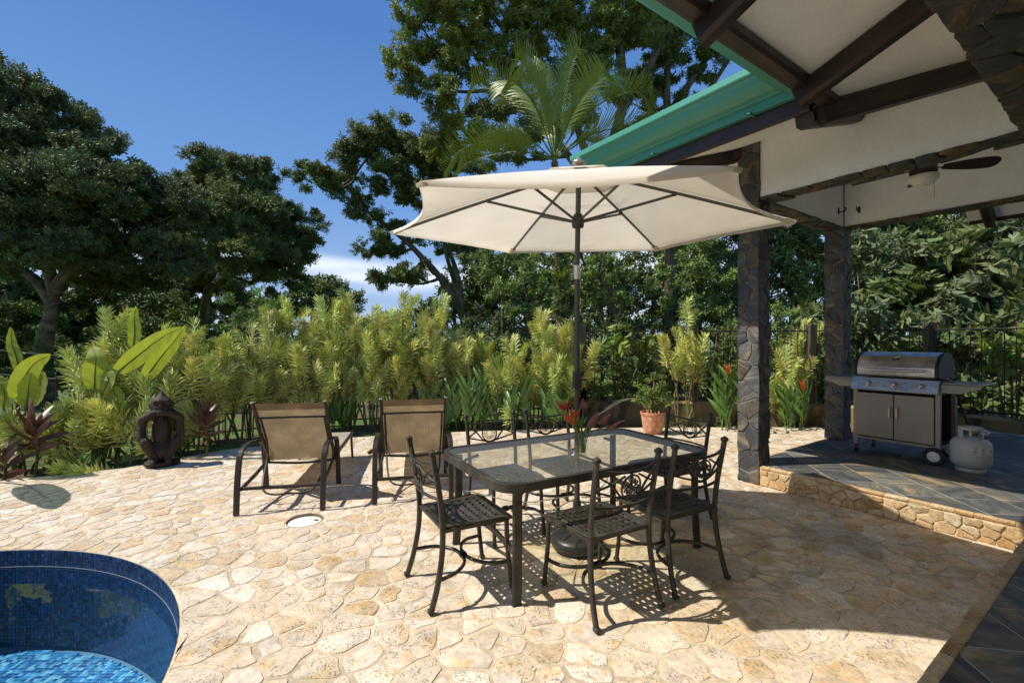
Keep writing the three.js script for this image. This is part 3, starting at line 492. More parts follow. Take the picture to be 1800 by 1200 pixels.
// cast aluminium chair: faces +z, origin on the floor under the middle of the seat
function makeChair() {
  const g = thing('dining_chair', '', 'chair');
  const post = (s) => [[s * 0.232, 0.0, -0.285], [s * 0.226, 0.12, -0.248], [s * 0.216, 0.3, -0.215], [s * 0.212, 0.44, -0.21], [s * 0.215, 0.6, -0.225], [s * 0.222, 0.86, -0.272]];
  const yz = (y) => -0.225 - Math.max(0, y - 0.6) * 0.18;
  for (const s of [-1, 1]) {
    part('back_post', bar(post(s), 0.024, 0.03, V(0, 0, 1), 22), M.cast, g);
    part('finial', join([rbox(0.036, 0.022, 0.038, 0.006, s * 0.222, 0.872, -0.273), at(new THREE.ConeGeometry(0.022, 0.014, 4), s * 0.222, 0.889, -0.273, 0, Math.PI / 4)]), M.cast, g);
    part('foot_cap', rbox(0.032, 0.024, 0.036, 0.006, s * 0.232, 0.012, -0.285), M.cast, g);
    part('leg', bar([[s * 0.205, 0.425, 0.2], [s * 0.208, 0.25, 0.205], [s * 0.215, 0.0, 0.235]], 0.024, 0.026, V(0, 0, 1), 10), M.cast, g);
    part('foot_cap', rbox(0.032, 0.022, 0.034, 0.006, s * 0.215, 0.011, 0.235), M.cast, g);
  }
  const sh = new THREE.Shape(); sh.moveTo(-0.205, -0.215); sh.lineTo(0.205, -0.215); sh.quadraticCurveTo(0.225, 0.05, 0.232, 0.2); sh.quadraticCurveTo(0.23, 0.235, 0.2, 0.24); sh.quadraticCurveTo(0, 0.262, -0.2, 0.24); sh.quadraticCurveTo(-0.23, 0.235, -0.232, 0.2); sh.quadraticCurveTo(-0.225, 0.05, -0.205, -0.215);
  const nx = 8, ny = 8; for (let j = 0; j < ny; j++) for (let i = 0; i < nx; i++) { const k = 0.92 + 0.1 * j / ny, x = (-0.168 + 0.336 * i / (nx - 1)) * k, y = -0.166 + 0.37 * j / (ny - 1), a = 0.0125, b = 0.0145; const p = new THREE.Path(); p.moveTo(x - a, y - b); p.lineTo(x - a, y + b); p.lineTo(x + a, y + b); p.lineTo(x + a, y - b); p.closePath(); sh.holes.push(p); }
  const seat = new THREE.ExtrudeGeometry(sh, { depth: 0.01, bevelEnabled: true, bevelSize: 0.0016, bevelThickness: 0.0016, bevelSegments: 1, curveSegments: 8 });
  seat.rotateX(Math.PI / 2); { const p = seat.attributes.position; for (let i = 0; i < p.count; i++) { const x = p.getX(i), z = p.getZ(i); p.setY(i, p.getY(i) + 0.445 - 0.018 * (1 - (x / 0.22) ** 2) * (1 - ((z - 0.02) / 0.26) ** 2) - Math.max(0, z - 0.17) * 0.25); } seat.computeVertexNormals(); }
  part('seat', boxUV(seat, 2), M.cast, g);
  // raised cross strips of the basket weave
  const strips = []; for (let j = 0; j < 9; j++) for (let i = 0; i < 9; i++) { if ((i + j) % 2) continue; const x = -0.19 + 0.0475 * i, z = -0.19 + 0.051 * j; if (Math.abs(x) > 0.2 || z > 0.235) continue; strips.push(rbox(0.02, 0.005, 0.034, 0.002, x * 0.97, 0.4465 - 0.018 * (1 - (x / 0.22) ** 2) * (1 - ((z - 0.02) / 0.26) ** 2) - Math.max(0, z - 0.17) * 0.25, z)); }
  part('weave', join(strips), M.cast, g, 'stuff');
  part('apron', bar([[-0.215, 0.425, -0.2], [-0.228, 0.425, 0.19], [-0.2, 0.42, 0.226], [0.2, 0.42, 0.226], [0.228, 0.425, 0.19], [0.215, 0.425, -0.2], [-0.215, 0.425, -0.2]], 0.012, 0.022), M.cast, g);
  const rail = (y, sag, bow, w) => bar([[-0.218, y, yz(y)], [-0.11, y - sag * 0.75, yz(y) - bow * 0.75], [0, y - sag, yz(y) - bow], [0.11, y - sag * 0.75, yz(y) - bow * 0.75], [0.218, y, yz(y)]], w, w * 1.2, V(0, 0, 1), 16);
  part('top_rail', rail(0.815, 0.02, 0.045, 0.014), M.cast, g); part('lower_rail', rail(0.605, 0.0, 0.045, 0.014), M.cast, g);
  for (const s of [-1, 1]) {
    part('scroll', bar([[-s * 0.217, 0.79, yz(0.79)], [-s * 0.13, 0.735, yz(0.735) - 0.03], [-s * 0.06, 0.66, yz(0.66) - 0.042], [0, 0.64, yz(0.64) - 0.045], [s * 0.06, 0.655, yz(0.66) - 0.042], [s * 0.217, 0.70, yz(0.7)]], 0.011, 0.013, V(0, 0, 1), 22), M.cast, g);
    part('scroll', bar([[-s * 0.217, 0.7, yz(0.7)], [-s * 0.12, 0.74, yz(0.74) - 0.032], [-s * 0.05, 0.775, yz(0.775) - 0.042]], 0.011, 0.013, V(0, 0, 1), 12), M.cast, g);
  }
  const md = new THREE.Shape(); md.absarc(0, 0, 0.066, 0, 6.2832); for (let k = 0; k < 10; k++) { const a = k / 10 * 6.2832, p = new THREE.Path(); const q = (rr, da) => [Math.cos(a + da) * rr, Math.sin(a + da) * rr]; p.moveTo(...q(0.02, 0)); p.lineTo(...q(0.048, -0.24)); p.lineTo(...q(0.052, 0)); p.lineTo(...q(0.048, 0.24)); p.closePath(); md.holes.push(p); }
  part('medallion', at(new THREE.ExtrudeGeometry(md, { depth: 0.008, bevelEnabled: true, bevelSize: 0.002, bevelThickness: 0.003, bevelSegments: 1, curveSegments: 28 }), 0, 0.71, yz(0.71) - 0.048, -0.18), M.cast, g);
  part('medallion_rim', at(new THREE.TorusGeometry(0.066, 0.006, 8, 36), 0, 0.71, yz(0.71) - 0.044, -0.18), M.cast, g);
  part('stretcher', bar([[-0.224, 0.16, -0.243], [-0.19, 0.165, -0.12], [-0.1, 0.165, -0.03], [0, 0.165, -0.008], [0.1, 0.165, -0.03], [0.19, 0.165, -0.12], [0.224, 0.16, -0.243]], 0.018, 0.02, V(0, 1, 0), 28), M.cast, g);
  part('stretcher', bar([[-0.209, 0.16, 0.213], [-0.185, 0.165, 0.1], [-0.1, 0.165, 0.03], [0, 0.165, 0.01], [0.1, 0.165, 0.03], [0.185, 0.165, 0.1], [0.209, 0.16, 0.213]], 0.018, 0.02, V(0, 1, 0), 28), M.cast, g);
  part('knot', join([0, 1, 2, 3].map((k) => at(new THREE.TorusGeometry(0.018, 0.005, 6, 16), -0.018 + 0.012 * k, 0.165, 0.001, 0, Math.PI / 2))), M.cast, g);
  return g;
}
{
  const c0 = makeChair(), e1 = V(0.875, 0, -0.485), e2 = V(-0.485, 0, -0.875);
  const list = [   // back middle on the floor (x, d), facing
    [[-0.557, 2.696], e1, 'black lattice chair at the table end beside the sun loungers'],
    [[0.638, 2.446], e2, 'black lattice chair on the pool side of the table, its seat half in the sun'],
    [[1.152, 2.749], e2, 'black lattice chair on the pool side of the table, next to the stone step'],
    [[-0.19, 3.86], e2.clone().negate(), 'black lattice chair on the garden side of the table, nearer the loungers'],
    [[0.31, 4.17], e2.clone().negate(), 'black lattice chair on the garden side of the table, behind the flower vase'],
    [[1.57, 4.02], e1.clone().negate(), 'black lattice chair at the table end beside the stone column'],
  ];
  list.forEach(([[x, d], f, label], i) => {
    const c = i ? c0.clone() : c0; if (i) { c.name = numbered('dining_chair'); c.userData = { ...c0.userData }; scene.add(c); }
    c.userData.label = label; c.userData.group = 'cast chairs around the dining table';
    c.rotation.set(0, Math.atan2(f.x, f.z), 0); c.position.set(x + f.x * 0.285, 0.011, -d + f.z * 0.285);
  });
}
// parasol
const PAR = { x: 0.472, d: 3.3 };
{
  const g = thing('parasol', 'large cream six-sided parasol standing through the dining table', 'parasol', [PAR.x, 0, -PAR.d]);
  const n = V(0.006, 1, 0.062).normalize(), hub = V(-0.002, 2.70, 0.1), Rr = 1.406, drop = 0.394;
  const a = V().crossVectors(n, V(0, 0, 1)).normalize(), b = V().crossVectors(a, n);
  const tip = (k, s = 1, ph = 0.176) => hub.clone().addScaledVector(n, -drop * (s * 0.9 + 0.1 * s * s)).addScaledVector(a, Rr * s * Math.cos(ph + k * Math.PI / 3)).addScaledVector(b, Rr * s * Math.sin(ph + k * Math.PI / 3));
  const tilt = V(0, 1.98, 0);
  part('pole', tube([[0, 0.06, 0], [0, 1.0, 0], [0, 1.96, 0]], 0.02, 4, 16), M.pole, g);
  part('tilt_joint', join([cyl(0.0235, 0.0235, 0.1, 16, 0, 2.0, 0), rbox(0.05, 0.05, 0.03, 0.004, 0, 2.0, 0)]), M.silver, g);
  part('upper_pole', tube([[0, 2.04, 0], [0, 2.35, 0.045], hub.clone().addScaledVector(n, -0.01).toArray()], 0.019, 6, 16), M.pole, g);
  const runner = V(0, 2.36, 0.046);
  part('runner', at(lathe([[0.024, -0.05], [0.04, -0.045], [0.045, -0.02], [0.04, 0.03], [0.028, 0.05]], 20), runner.x, runner.y, runner.z), M.blackPlastic, g);
  part('finial', at(lathe([[0, 0.055], [0.012, 0.05], [0.02, 0.035], [0.045, 0.02], [0.05, 0.0], [0, -0.005]], 20), hub.x, hub.y + 0.045, hub.z), M.silver, g);
  part('crank_housing', rbox(0.06, 0.12, 0.07, 0.012, 0, 1.22, 0.01), M.blackPlastic, g);
  part('crank_handle', tube([[0.03, 1.22, 0.01], [0.07, 1.22, 0.01], [0.075, 1.17, 0.01], [0.1, 1.16, 0.01]], 0.007, 12, 6), M.blackPlastic, g);
  const point = (k, w, s) => { // on the panel between rib k and k + 1
    const p = tip(k, s).lerp(tip(k + 1, s), w), q = 4 * w * (1 - w); const out = V().subVectors(p, hub.clone().addScaledVector(n, -drop * s)); p.addScaledVector(out, -0.085 * q * s * s); return p.addScaledVector(n, -0.012 * q * s + 0.0); };
  for (let k = 0; k < 6; k++) {
    const ns = 14, nw = 12, pos = [], idx = [], uv = [];
    for (let i = 0; i <= ns; i++) for (let j = 0; j <= nw; j++) { const s = 0.02 + 0.98 * i / ns, w = j / nw; let p = point(k, w, s); p.addScaledVector(n, 0.012); pos.push(p.x, p.y, p.z); uv.push(w * 1.4 * s + k * 0.37, s * 1.4); }
    const e0 = pos.length / 3; for (let j = 0; j <= nw; j++) { const p = point(k, j / nw, 1).addScaledVector(n, -0.012); const o = V().subVectors(p, hub).setY(0).normalize(); p.addScaledVector(o, 0.004); pos.push(p.x, p.y, p.z); uv.push(j / nw * 1.4 + k * 0.37, 1.44); }
    for (let i = 0; i < ns; i++) for (let j = 0; j < nw; j++) { const q = i * (nw + 1) + j; idx.push(q, q + 1, q + nw + 1, q + 1, q + nw + 2, q + nw + 1); }
    for (let j = 0; j < nw; j++) { const q = ns * (nw + 1) + j; idx.push(q, q + 1, e0 + j, q + 1, e0 + j + 1, e0 + j); }
    part('canopy_panel', meshFrom(pos, idx, uv), M.canvas, g);
    const rib = []; for (let i = 0; i <= 10; i++) rib.push(tip(k, 0.03 + 0.955 * i / 10).addScaledVector(n, -0.006));
    part('rib', bar(rib, 0.012, 0.02, n), M.pole, g);
    const mid = tip(k, 0.46).addScaledVector(n, -0.02); const st = part('strut', bar([runner.clone().add(V(mid.x - runner.x, 0, mid.z - runner.z).normalize().multiplyScalar(0.035)), mid], 0.011, 0.018, n), M.pole, g);
    part('strut_joint', at(rbox(0.03, 0.03, 0.022, 0.006), mid.x, mid.y + 0.006, mid.z), M.blackPlastic, st);
    const tp = tip(k, 0.965).addScaledVector(n, -0.005), pk = V().subVectors(tip(k, 1), tip(k, 0.9)).normalize();
    part('corner_pocket', bar([tp.clone().addScaledVector(pk, -0.03), tp.clone().addScaledVector(pk, 0.052)], 0.05, 0.022, n), M.canvas, g);
  }
  const vp = [], vi = []; const top = hub.clone().addScaledVector(n, 0.035); vp.push(...top.toArray());
  for (let k = 0; k < 6; k++) for (let j = 0; j < 4; j++) { const p = tip(k, 0.24).lerp(tip(k + 1, 0.24), j / 4).addScaledVector(n, 0.028 + (j ? -0.006 : 0)); vp.push(p.x, p.y, p.z); }
  for (let j = 0; j < 24; j++) vi.push(0, 1 + j, 1 + (j + 1) % 24);
  part('vent_cap', meshFrom(vp, vi), M.canvas, g);
  const base = part('base', lathe([[0, 0.118], [0.05, 0.118], [0.08, 0.11], [0.15, 0.095], [0.178, 0.082], [0.19, 0.06], [0.19, 0.035], [0.18, 0.01], [0.165, 0.0], [0, 0.0]], 48), M.blackPlastic, g); base.position.y = 0.011;
  for (let k = 0; k < 8; k++) part('base_rib', bar([[0.05, 0.119, 0], [0.15, 0.097, 0]], 0.01, 0.008), M.blackPlastic, base).rotation.y = k * Math.PI / 4;
  part('socket', at(lathe([[0.022, 0.32], [0.03, 0.32], [0.032, 0.12], [0.05, 0.11]], 20), 0, 0.011, 0), M.blackPlastic, base);
  part('socket_knob', at(cyl(0.018, 0.018, 0.04, 10), 0.045, 0.27, 0, 0, 0, Math.PI / 2), M.blackPlastic, base);
}
// flowers in a glass vase on the table
{
  const p = onTable(-0.045, -0.13), g = thing('flower_vase', 'small glass vase of red and orange tropical flowers on the table', 'vase', [p.x, 0.706, p.z]); g.scale.set(0.88, 0.95, 0.88);
  part('glass', lathe([[0, 0.002], [0.03, 0.002], [0.042, 0.02], [0.05, 0.06], [0.045, 0.1], [0.03, 0.135], [0.028, 0.155], [0.036, 0.178]], 28), M.glass, g);
  const R = rng(77), stem = (x, z, h, b = 0.02) => tube([[x * 0.1, 0.01, z * 0.1], [x * 0.25, 0.15, z * 0.25], [x, h, z]], 0.0045, 12, 6);
  const petal = (L, w, ang, tilt, y) => { const q = bar([[0, 0, 0], [0, L * 0.4, L * 0.1], [0, L, L * 0.02]], w, 0.004, V(1, 0, 0), 6, (t) => 0.15 + Math.sin(Math.PI * Math.min(1, t * 0.85 + 0.12))); return at(at(q, 0, 0, 0, tilt, 0, 0), 0, y, 0, 0, ang, 0); };
  const flowers = [[-0.10, -0.02, 0.25, 'o'], [-0.08, 0.05, 0.24, 'o'], [-0.14, -0.08, 0.33, 'r'], [-0.05, -0.06, 0.28, 'o'], [0.09, 0.0, 0.27, 'p'], [0.16, -0.02, 0.25, 'p'], [0.02, -0.08, 0.36, 'p'], [0.06, 0.06, 0.24, 'p'], [0.22, 0.04, 0.22, 'p'], [-0.02, 0.07, 0.24, 'y']];
  for (const [x, z, h, t] of flowers) {
    const s = part('stalk', stem(x, z, h), M.greenStem, g), list = [];
    if (t === 'p') for (let k = 0; k < 70; k++) { const f = k / 70, a = k * 2.4; const q = new THREE.OctahedronGeometry(0.0075 * (1.1 - 0.6 * f)); q.scale(1, 0.8, 1); list.push(at(q, x * (1 + f * 0.5) + Math.cos(a) * 0.02 * (1.1 - f), h - 0.03 + f * 0.12 - f * f * 0.05, z * (1 + f * 0.5) + Math.sin(a) * 0.02 * (1.1 - f))); }
    else for (let k = 0; k < (t === 'r' ? 8 : 6); k++) list.push(at(petal(t === 'r' ? 0.085 : 0.085, 0.016, k * 2.4, 0.5 + 0.09 * k * (R() * 0.5 + 0.5), 0), x, h - 0.02 + k * 0.004, z));
    part('blossom', join(list), { o: M.orangeFlower, r: M.redFlower, p: M.pinkFlower, y: M.blade }[t], s);
  }
  for (let k = 0; k < 5; k++) { const a = k * 1.3 + 0.4; part('leaf', at(petal(0.16, 0.022, a, 0.75, 0.15), 0, 0, 0), M.blade, g); }
}
// sun loungers: origin on the floor between the rear legs, pointing along -z (away)
function makeLounger() {
  const g = thing('sun_lounger', '', 'sun lounger');
  const W = 0.315, sy = 0.30, hz = -0.72, tz = -0.28, ty = 0.925;
  for (const s of [-1, 1]) {
    part('side_rail', bar([[s * W, sy + 0.01, hz + 0.06], [s * W, sy, hz - 0.1], [s * W, sy - 0.005, -1.3], [s * W, sy + 0.005, -1.95]], 0.026, 0.045, V(0, 1, 0), 12), M.loungeFrame, g);
    part('arm', bar([[s * (W + 0.035), 0.0, 0.0], [s * (W + 0.035), 0.3, -0.03], [s * (W + 0.035), 0.5, -0.09], [s * (W + 0.035), 0.545, -0.2], [s * (W + 0.035), 0.53, -0.52], [s * (W + 0.035), 0.49, -0.64], [s * (W + 0.035), 0.26, -0.72], [s * (W + 0.035), 0.0, -0.77]], 0.048, 0.026, V(0, 0.35, 1), 34), M.loungeFrame, g);
    part('arm_link', bar([[s * (W + 0.02), 0.2, -0.06], [s * (W + 0.01), 0.24, -0.4], [s * W, sy, -0.74]], 0.022, 0.035), M.loungeFrame, g);
    part('leg', bar([[s * (W - 0.005), sy, -1.86], [s * (W + 0.005), 0, -1.9]], 0.026, 0.036, V(0, 0, 1)), M.loungeFrame, g);
    part('back_rail', bar([[s * W, sy - 0.02, hz], [s * W, sy + 0.1, hz + 0.065], [s * W, 0.66, hz + 0.285], [s * W, 0.84, tz - 0.06], [s * W, ty, tz + 0.012]], 0.026, 0.036, V(0, 0, 1), 16), M.loungeFrame, g);
    part('rail_cap', rbox(0.03, 0.012, 0.04, 0.004, s * W, ty + 0.004, tz + 0.016), M.silver, g);
  }
  part('prop', bar([[-W + 0.03, 0.76, tz - 0.115], [-W + 0.035, 0.42, hz + 0.14], [-W + 0.09, 0.12, -0.28], [-W + 0.16, 0.085, -0.25], [0, 0.085, -0.245], [W - 0.16, 0.085, -0.25], [W - 0.09, 0.12, -0.28], [W - 0.035, 0.42, hz + 0.14], [W - 0.03, 0.76, tz - 0.115]], 0.017, 0.017, V(0, 0.3, 1), 44), M.loungeFrame, g);
  part('head_bar', bar([[-W, 0.765, tz - 0.10], [0, 0.77, tz - 0.098], [W, 0.765, tz - 0.10]], 0.018, 0.018, V(0, 0, 1)), M.loungeFrame, g);
  part('cross_bar', bar([[-W - 0.03, 0.2, -0.08], [W + 0.03, 0.2, -0.08]], 0.022, 0.03), M.loungeFrame, g);
  part('cross_bar', bar([[-W, sy - 0.03, hz + 0.02], [0, sy - 0.05, hz + 0.02], [W, sy - 0.03, hz + 0.02]], 0.022, 0.022, V(0, 0, 1), 10), M.loungeFrame, g);
  part('cross_bar', bar([[-W, sy, -1.94], [W, sy, -1.94]], 0.022, 0.03), M.loungeFrame, g);
  const sheet = (fn, nu, nv, s = 1) => { const pos = [], idx = [], uv = []; for (let i = 0; i <= nu; i++) for (let j = 0; j <= nv; j++) { const p = fn(i / nu, j / nv * 2 - 1); pos.push(...p); uv.push(j / nv * 0.6, i / nu * s); } for (let i = 0; i < nu; i++) for (let j = 0; j < nv; j++) { const q = i * (nv + 1) + j; idx.push(q, q + 1, q + nv + 1, q + 1, q + nv + 2, q + nv + 1); } return meshFrom(pos, idx, uv); };
  const bk = (t, x) => { const y = mix(sy - 0.01, ty - 0.01, t); const z = mix(hz + 0.02, tz - 0.005, Math.pow(t, 1.12)); return [x * (W - 0.012), y, z - 0.0 + 0.022 * (1 - x * x) * Math.sin(Math.PI * clamp(t * 1.05))]; };
  part('back_sling', sheet((t, x) => bk(t * 0.94, x), 18, 10, 0.7), M.sling, g);
  part('head_hem', sheet((t, x) => { const p = bk(0.89 + 0.11 * t, x); p[2] += 0.004; return p; }, 4, 8, 0.1), M.slingHem, g);
  part('seat_sling', sheet((t, x) => [x * (W - 0.012), sy + 0.012 - 0.025 * (1 - x * x) * Math.sin(Math.PI * t), mix(hz, -1.94, t)], 16, 8, 1.2), M.sling, g);
  return g;
}
{
  const l0 = makeLounger(), l1 = l0.clone(); l1.name = numbered('sun_lounger'); l1.userData = { ...l0.userData }; scene.add(l1);
  l0.position.set(-2.025, 0.01, -3.97); l0.rotation.y = 0.19; l0.userData.label = 'brown sling sun lounger beside the carved wooden statue';
  l1.position.set(-0.92, 0.01, -4.25); l1.rotation.y = 0.21; l1.userData.label = 'brown sling sun lounger beside the dining table';
  l0.userData.group = l1.userData.group = 'sun loungers facing the garden';
}
// gas grill
{
  const p = UV(6.36, -1.76), g = thing('gas_grill', 'stainless steel gas grill with hooded lid and two cabinet doors', 'grill', [p.x, 0.202, p.z], PHI - 0.06);
  // local x points away from the front (into the house), local z along the front towards the camera-right side
  const D = 0.5, W = 0.78;
  for (const z of [-1, 1]) for (const x of [0, 1]) part('leg', rbox(0.035, 0.70, 0.045, 0.004, x * (D - 0.04) + 0.02, 0.44, z * (W / 2 - 0.022)), M.steelDull, g);
  for (const [z, nm] of [[-1, 'door'], [1, 'door']]) { const d = part(nm, rbox(0.018, 0.50, W / 2 - 0.052, 0.004, -0.002, 0.46, z * (W / 4 - 0.022)), M.steelDull, g); part('handle', join([rbox(0.012, 0.115, 0.018, 0.004, -0.034, 0.505, z * 0.033), rbox(0.025, 0.012, 0.012, 0.003, -0.02, 0.555, z * 0.033), rbox(0.025, 0.012, 0.012, 0.003, -0.02, 0.455, z * 0.033)]), M.brass, d); }
  part('side_panel', rbox(D - 0.09, 0.50, 0.012, 0.003, D / 2, 0.46, -W / 2 + 0.012), M.black, g); part('back_panel', rbox(0.012, 0.56, W - 0.05, 0.003, D - 0.01, 0.46, 0), M.black, g);
  part('shelf', rbox(D, 0.03, W, 0.004, D / 2, 0.185, 0), M.steelDull, g);
  part('firebox', rbox(D - 0.04, 0.16, W - 0.08, 0.01, D / 2, 0.80, 0), M.black, g);
  const panel = part('control_panel', at(rbox(0.03, 0.15, W, 0.006), -0.03, 0.815, 0, 0, 0, -0.36), M.steel, g);
  for (const z of [-0.22, 0.02, 0.25]) { const k = part('knob', at(lathe([[0, 0.036], [0.016, 0.036], [0.021, 0.03], [0.023, 0.008], [0.034, 0.006], [0.036, 0]], 24), -0.048, 0.82, z, 0, 0, Math.PI / 2 - 0.36), M.silver, panel); }
  for (const z of [-0.22, 0.02]) part('mark', at(rbox(0.002, 0.008, 0.004, 0.0005), -0.036, 0.872, z, 0, 0, -0.36), M.black, panel);
  // hood: half-barrel section with end caps
  const hp = [[0.0, 0.0], [-0.015, 0.02], [-0.015, 0.105], [0.02, 0.17], [0.075, 0.225], [0.15, 0.258], [0.24, 0.27], [0.34, 0.255], [0.42, 0.2], [0.46, 0.1], [0.46, 0]];
  const hs = new THREE.Shape(hp.map(([x, y]) => new THREE.Vector2(x, y))), ex = (d, z, k = 1) => at(new THREE.ExtrudeGeometry(hs, { depth: d, bevelEnabled: true, bevelSize: 0.004, bevelThickness: 0.004, bevelSegments: 1 }), 0.01, 0.905, z);
  const hood = part('hood', boxUV(ex(W - 0.09, -W / 2 + 0.045), 2), M.steel, g); part('hood_end', ex(0.028, W / 2 - 0.042), M.black, hood); part('hood_end', ex(0.028, -W / 2 + 0.012), M.black, hood);
  part('hood_handle', join([tube([[-0.062, 0.985, -0.27], [-0.075, 0.98, -0.1], [-0.075, 0.98, 0.1], [-0.062, 0.985, 0.27]], 0.014, 16, 10), at(cyl(0.01, 0.01, 0.06, 10), -0.03, 0.985, -0.26, 0, 0, Math.PI / 2), at(cyl(0.01, 0.01, 0.06, 10), -0.03, 0.985, 0.26, 0, 0, Math.PI / 2)]), M.silver, hood);
  part('thermometer', at(lathe([[0, 0.014], [0.03, 0.014], [0.036, 0.008], [0.036, 0]], 26), 0.095, 1.135, 0.0, 0, 0, 0.62), M.silver, hood); part('badge', at(new THREE.CylinderGeometry(0.034, 0.034, 0.004, 24).scale(0.42, 1, 1), 0.05, 1.10, 0.0, 0, 0, 0.78), M.black, hood);
  part('badge_bar', at(rbox(0.006, 0.003, 0.03, 0.001), 0.047, 1.103, 0.0, 0, 0, 0.78), M.silver, hood);
  for (const s of [-1, 1]) { const sh = part('side_shelf', rbox(D - 0.06, 0.022, 0.30, 0.006, D / 2 - 0.01, 0.862, s * (W / 2 + 0.155)), M.steelDull, g); const ap = new THREE.Shape([[0, 0], [0.3, 0], [0.3, -0.022], [0.2, -0.06], [0.14, -0.085], [0, -0.085]].map(([x, y]) => new THREE.Vector2(x, y))); part('shelf_apron', at(new THREE.ExtrudeGeometry(ap, { depth: 0.012, bevelEnabled: false }), 0.012, 0.85, s * (W / 2 + 0.004), 0, s > 0 ? -Math.PI / 2 : Math.PI / 2, 0), M.steelDull, sh); }
  for (const x of [0.02, D - 0.02]) { const c = part('caster', join([rbox(0.022, 0.03, 0.03, 0.004, x, 0.08, -W / 2 + 0.022), at(cyl(0.028, 0.028, 0.02, 18), x, 0.028, -W / 2 + 0.022, Math.PI / 2)]), M.rubber, g); }
  for (const x of [0.02, D - 0.02]) { const w = part('wheel', at(new THREE.TorusGeometry(0.072, 0.022, 12, 36), x - (x < 0.1 ? 0.03 : -0.03), 0.094, W / 2 - 0.05, 0, Math.PI / 2), M.rubber, g); part('hub_cap', at(lathe([[0, 0.026], [0.04, 0.02], [0.066, 0.004], [0.066, -0.02], [0, -0.02]], 28), x - (x < 0.1 ? 0.03 : -0.03), 0.094, W / 2 - 0.05, 0, 0, Math.PI / 2), M.white, w); }
  g.updateMatrixWorld(true);
  const tank = V(4.62, 0.2, -4.58), end = g.worldToLocal(tank.clone().add(V(0.09, 0.36, 0.03)));
  part('gas_hose', tube([[0.42, 0.86, W / 2 - 0.02], [0.44, 0.7, W / 2 + 0.02], [mix(0.44, end.x, 0.5), 0.40, mix(W / 2, end.z, 0.55)], [end.x - 0.03, end.y - 0.06, end.z + 0.05], end.toArray()], 0.009, 30, 8), M.rubber, g);
  const t = thing('gas_cylinder', 'white propane cylinder standing beside the grill wheel', 'gas cylinder', tank.toArray());
  part('body', lathe([[0, 0.03], [0.09, 0.032], [0.13, 0.05], [0.155, 0.09], [0.157, 0.13], [0.157, 0.188], [0.1585, 0.19], [0.157, 0.192], [0.157, 0.25], [0.15, 0.29], [0.12, 0.325], [0.06, 0.345], [0, 0.348]], 44), M.whiteTank, t);
  part('foot_ring', lathe([[0.105, 0.035], [0.112, 0.03], [0.112, 0.002], [0.104, 0.002], [0.1, 0.035]], 40), M.whiteTank, t);
  const col = new THREE.Shape(); col.moveTo(-0.13, 0); col.lineTo(0.13, 0); col.lineTo(0.13, 0.115); col.lineTo(-0.13, 0.115); const cut = new THREE.Path([[-0.07, 0.045], [0.07, 0.045], [0.07, 0.09], [-0.07, 0.09]].map(([x, y]) => new THREE.Vector2(x, y))); col.holes.push(cut);
  const cg = new THREE.ExtrudeGeometry(col, { depth: 0.006, bevelEnabled: true, bevelSize: 0.003, bevelThickness: 0.003, bevelSegments: 1, curveSegments: 4 }).toNonIndexed();
  const bend = (q, off) => { const o = q.clone(), p = o.attributes.position; for (let i = 0; i < p.count; i++) { const a = p.getX(i) / 0.09 + off, r = 0.09 + p.getZ(i); p.setXYZ(i, Math.sin(a) * r, p.getY(i) + 0.325, Math.cos(a) * r); } o.computeVertexNormals(); return o; };
  const dense = (() => { const list = []; const seg = (x0, x1, y0, y1) => { const n = Math.max(1, Math.ceil((x1 - x0) / 0.015)); for (let i = 0; i < n; i++) list.push(box((x1 - x0) / n + 0.0004, y1 - y0, 0.007, x0 + (i + 0.5) * (x1 - x0) / n, (y0 + y1) / 2, 0)); }; seg(-0.13, 0.13, 0.09, 0.118); seg(-0.13, -0.085, 0, 0.09); seg(0.085, 0.13, 0, 0.09); return join(list); })();
  part('collar', join([bend(dense, -0.5), bend(dense, 2.64)]), M.whiteTank, t);
  part('valve', join([cyl(0.018, 0.018, 0.06, 14, 0, 0.37, 0), at(cyl(0.014, 0.014, 0.06, 12), 0.03, 0.385, 0, 0, 0, Math.PI / 2), cyl(0.026, 0.026, 0.014, 14, 0, 0.41, 0)]), M.brass, t);
  part('regulator', at(lathe([[0, 0.02], [0.035, 0.016], [0.044, 0], [0.035, -0.016], [0, -0.02]], 24), 0.11, 0.385, 0.02, 0.5, 0, 0.3), M.silver, t);
  const lc = document.createElement('canvas'); lc.width = 512; lc.height = 192; const cx = lc.getContext('2d'); cx.fillStyle = '#d8d6cc'; cx.fillRect(0, 0, 512, 192); cx.fillStyle = '#55534c';
  { const R = rng(9); cx.font = 'bold 30px sans-serif'; for (let i = 0; i < 26; i++) { const x = 12 + (i % 2) * 180 + R() * 8, y = 16 + Math.floor(i / 2) * 13; cx.fillRect(x, y, 60 + R() * 90, 3 + (i % 7 === 0 ? 9 : 2 * R())); } cx.fillStyle = '#2c2b28'; cx.beginPath(); cx.moveTo(420, 120); cx.lineTo(455, 60); cx.lineTo(490, 120); cx.fill(); }
  const lt = new THREE.CanvasTexture(lc); lt.colorSpace = THREE.SRGBColorSpace; lt.flipY = true;
  part('warning_label', at(new THREE.CylinderGeometry(0.1582, 0.1582, 0.075, 24, 1, true, 0.0, 1.15), 0, 0.225, 0), std({ map: lt, roughness: 0.7, side: THREE.DoubleSide }), t).rotation.y = -0.75;
}
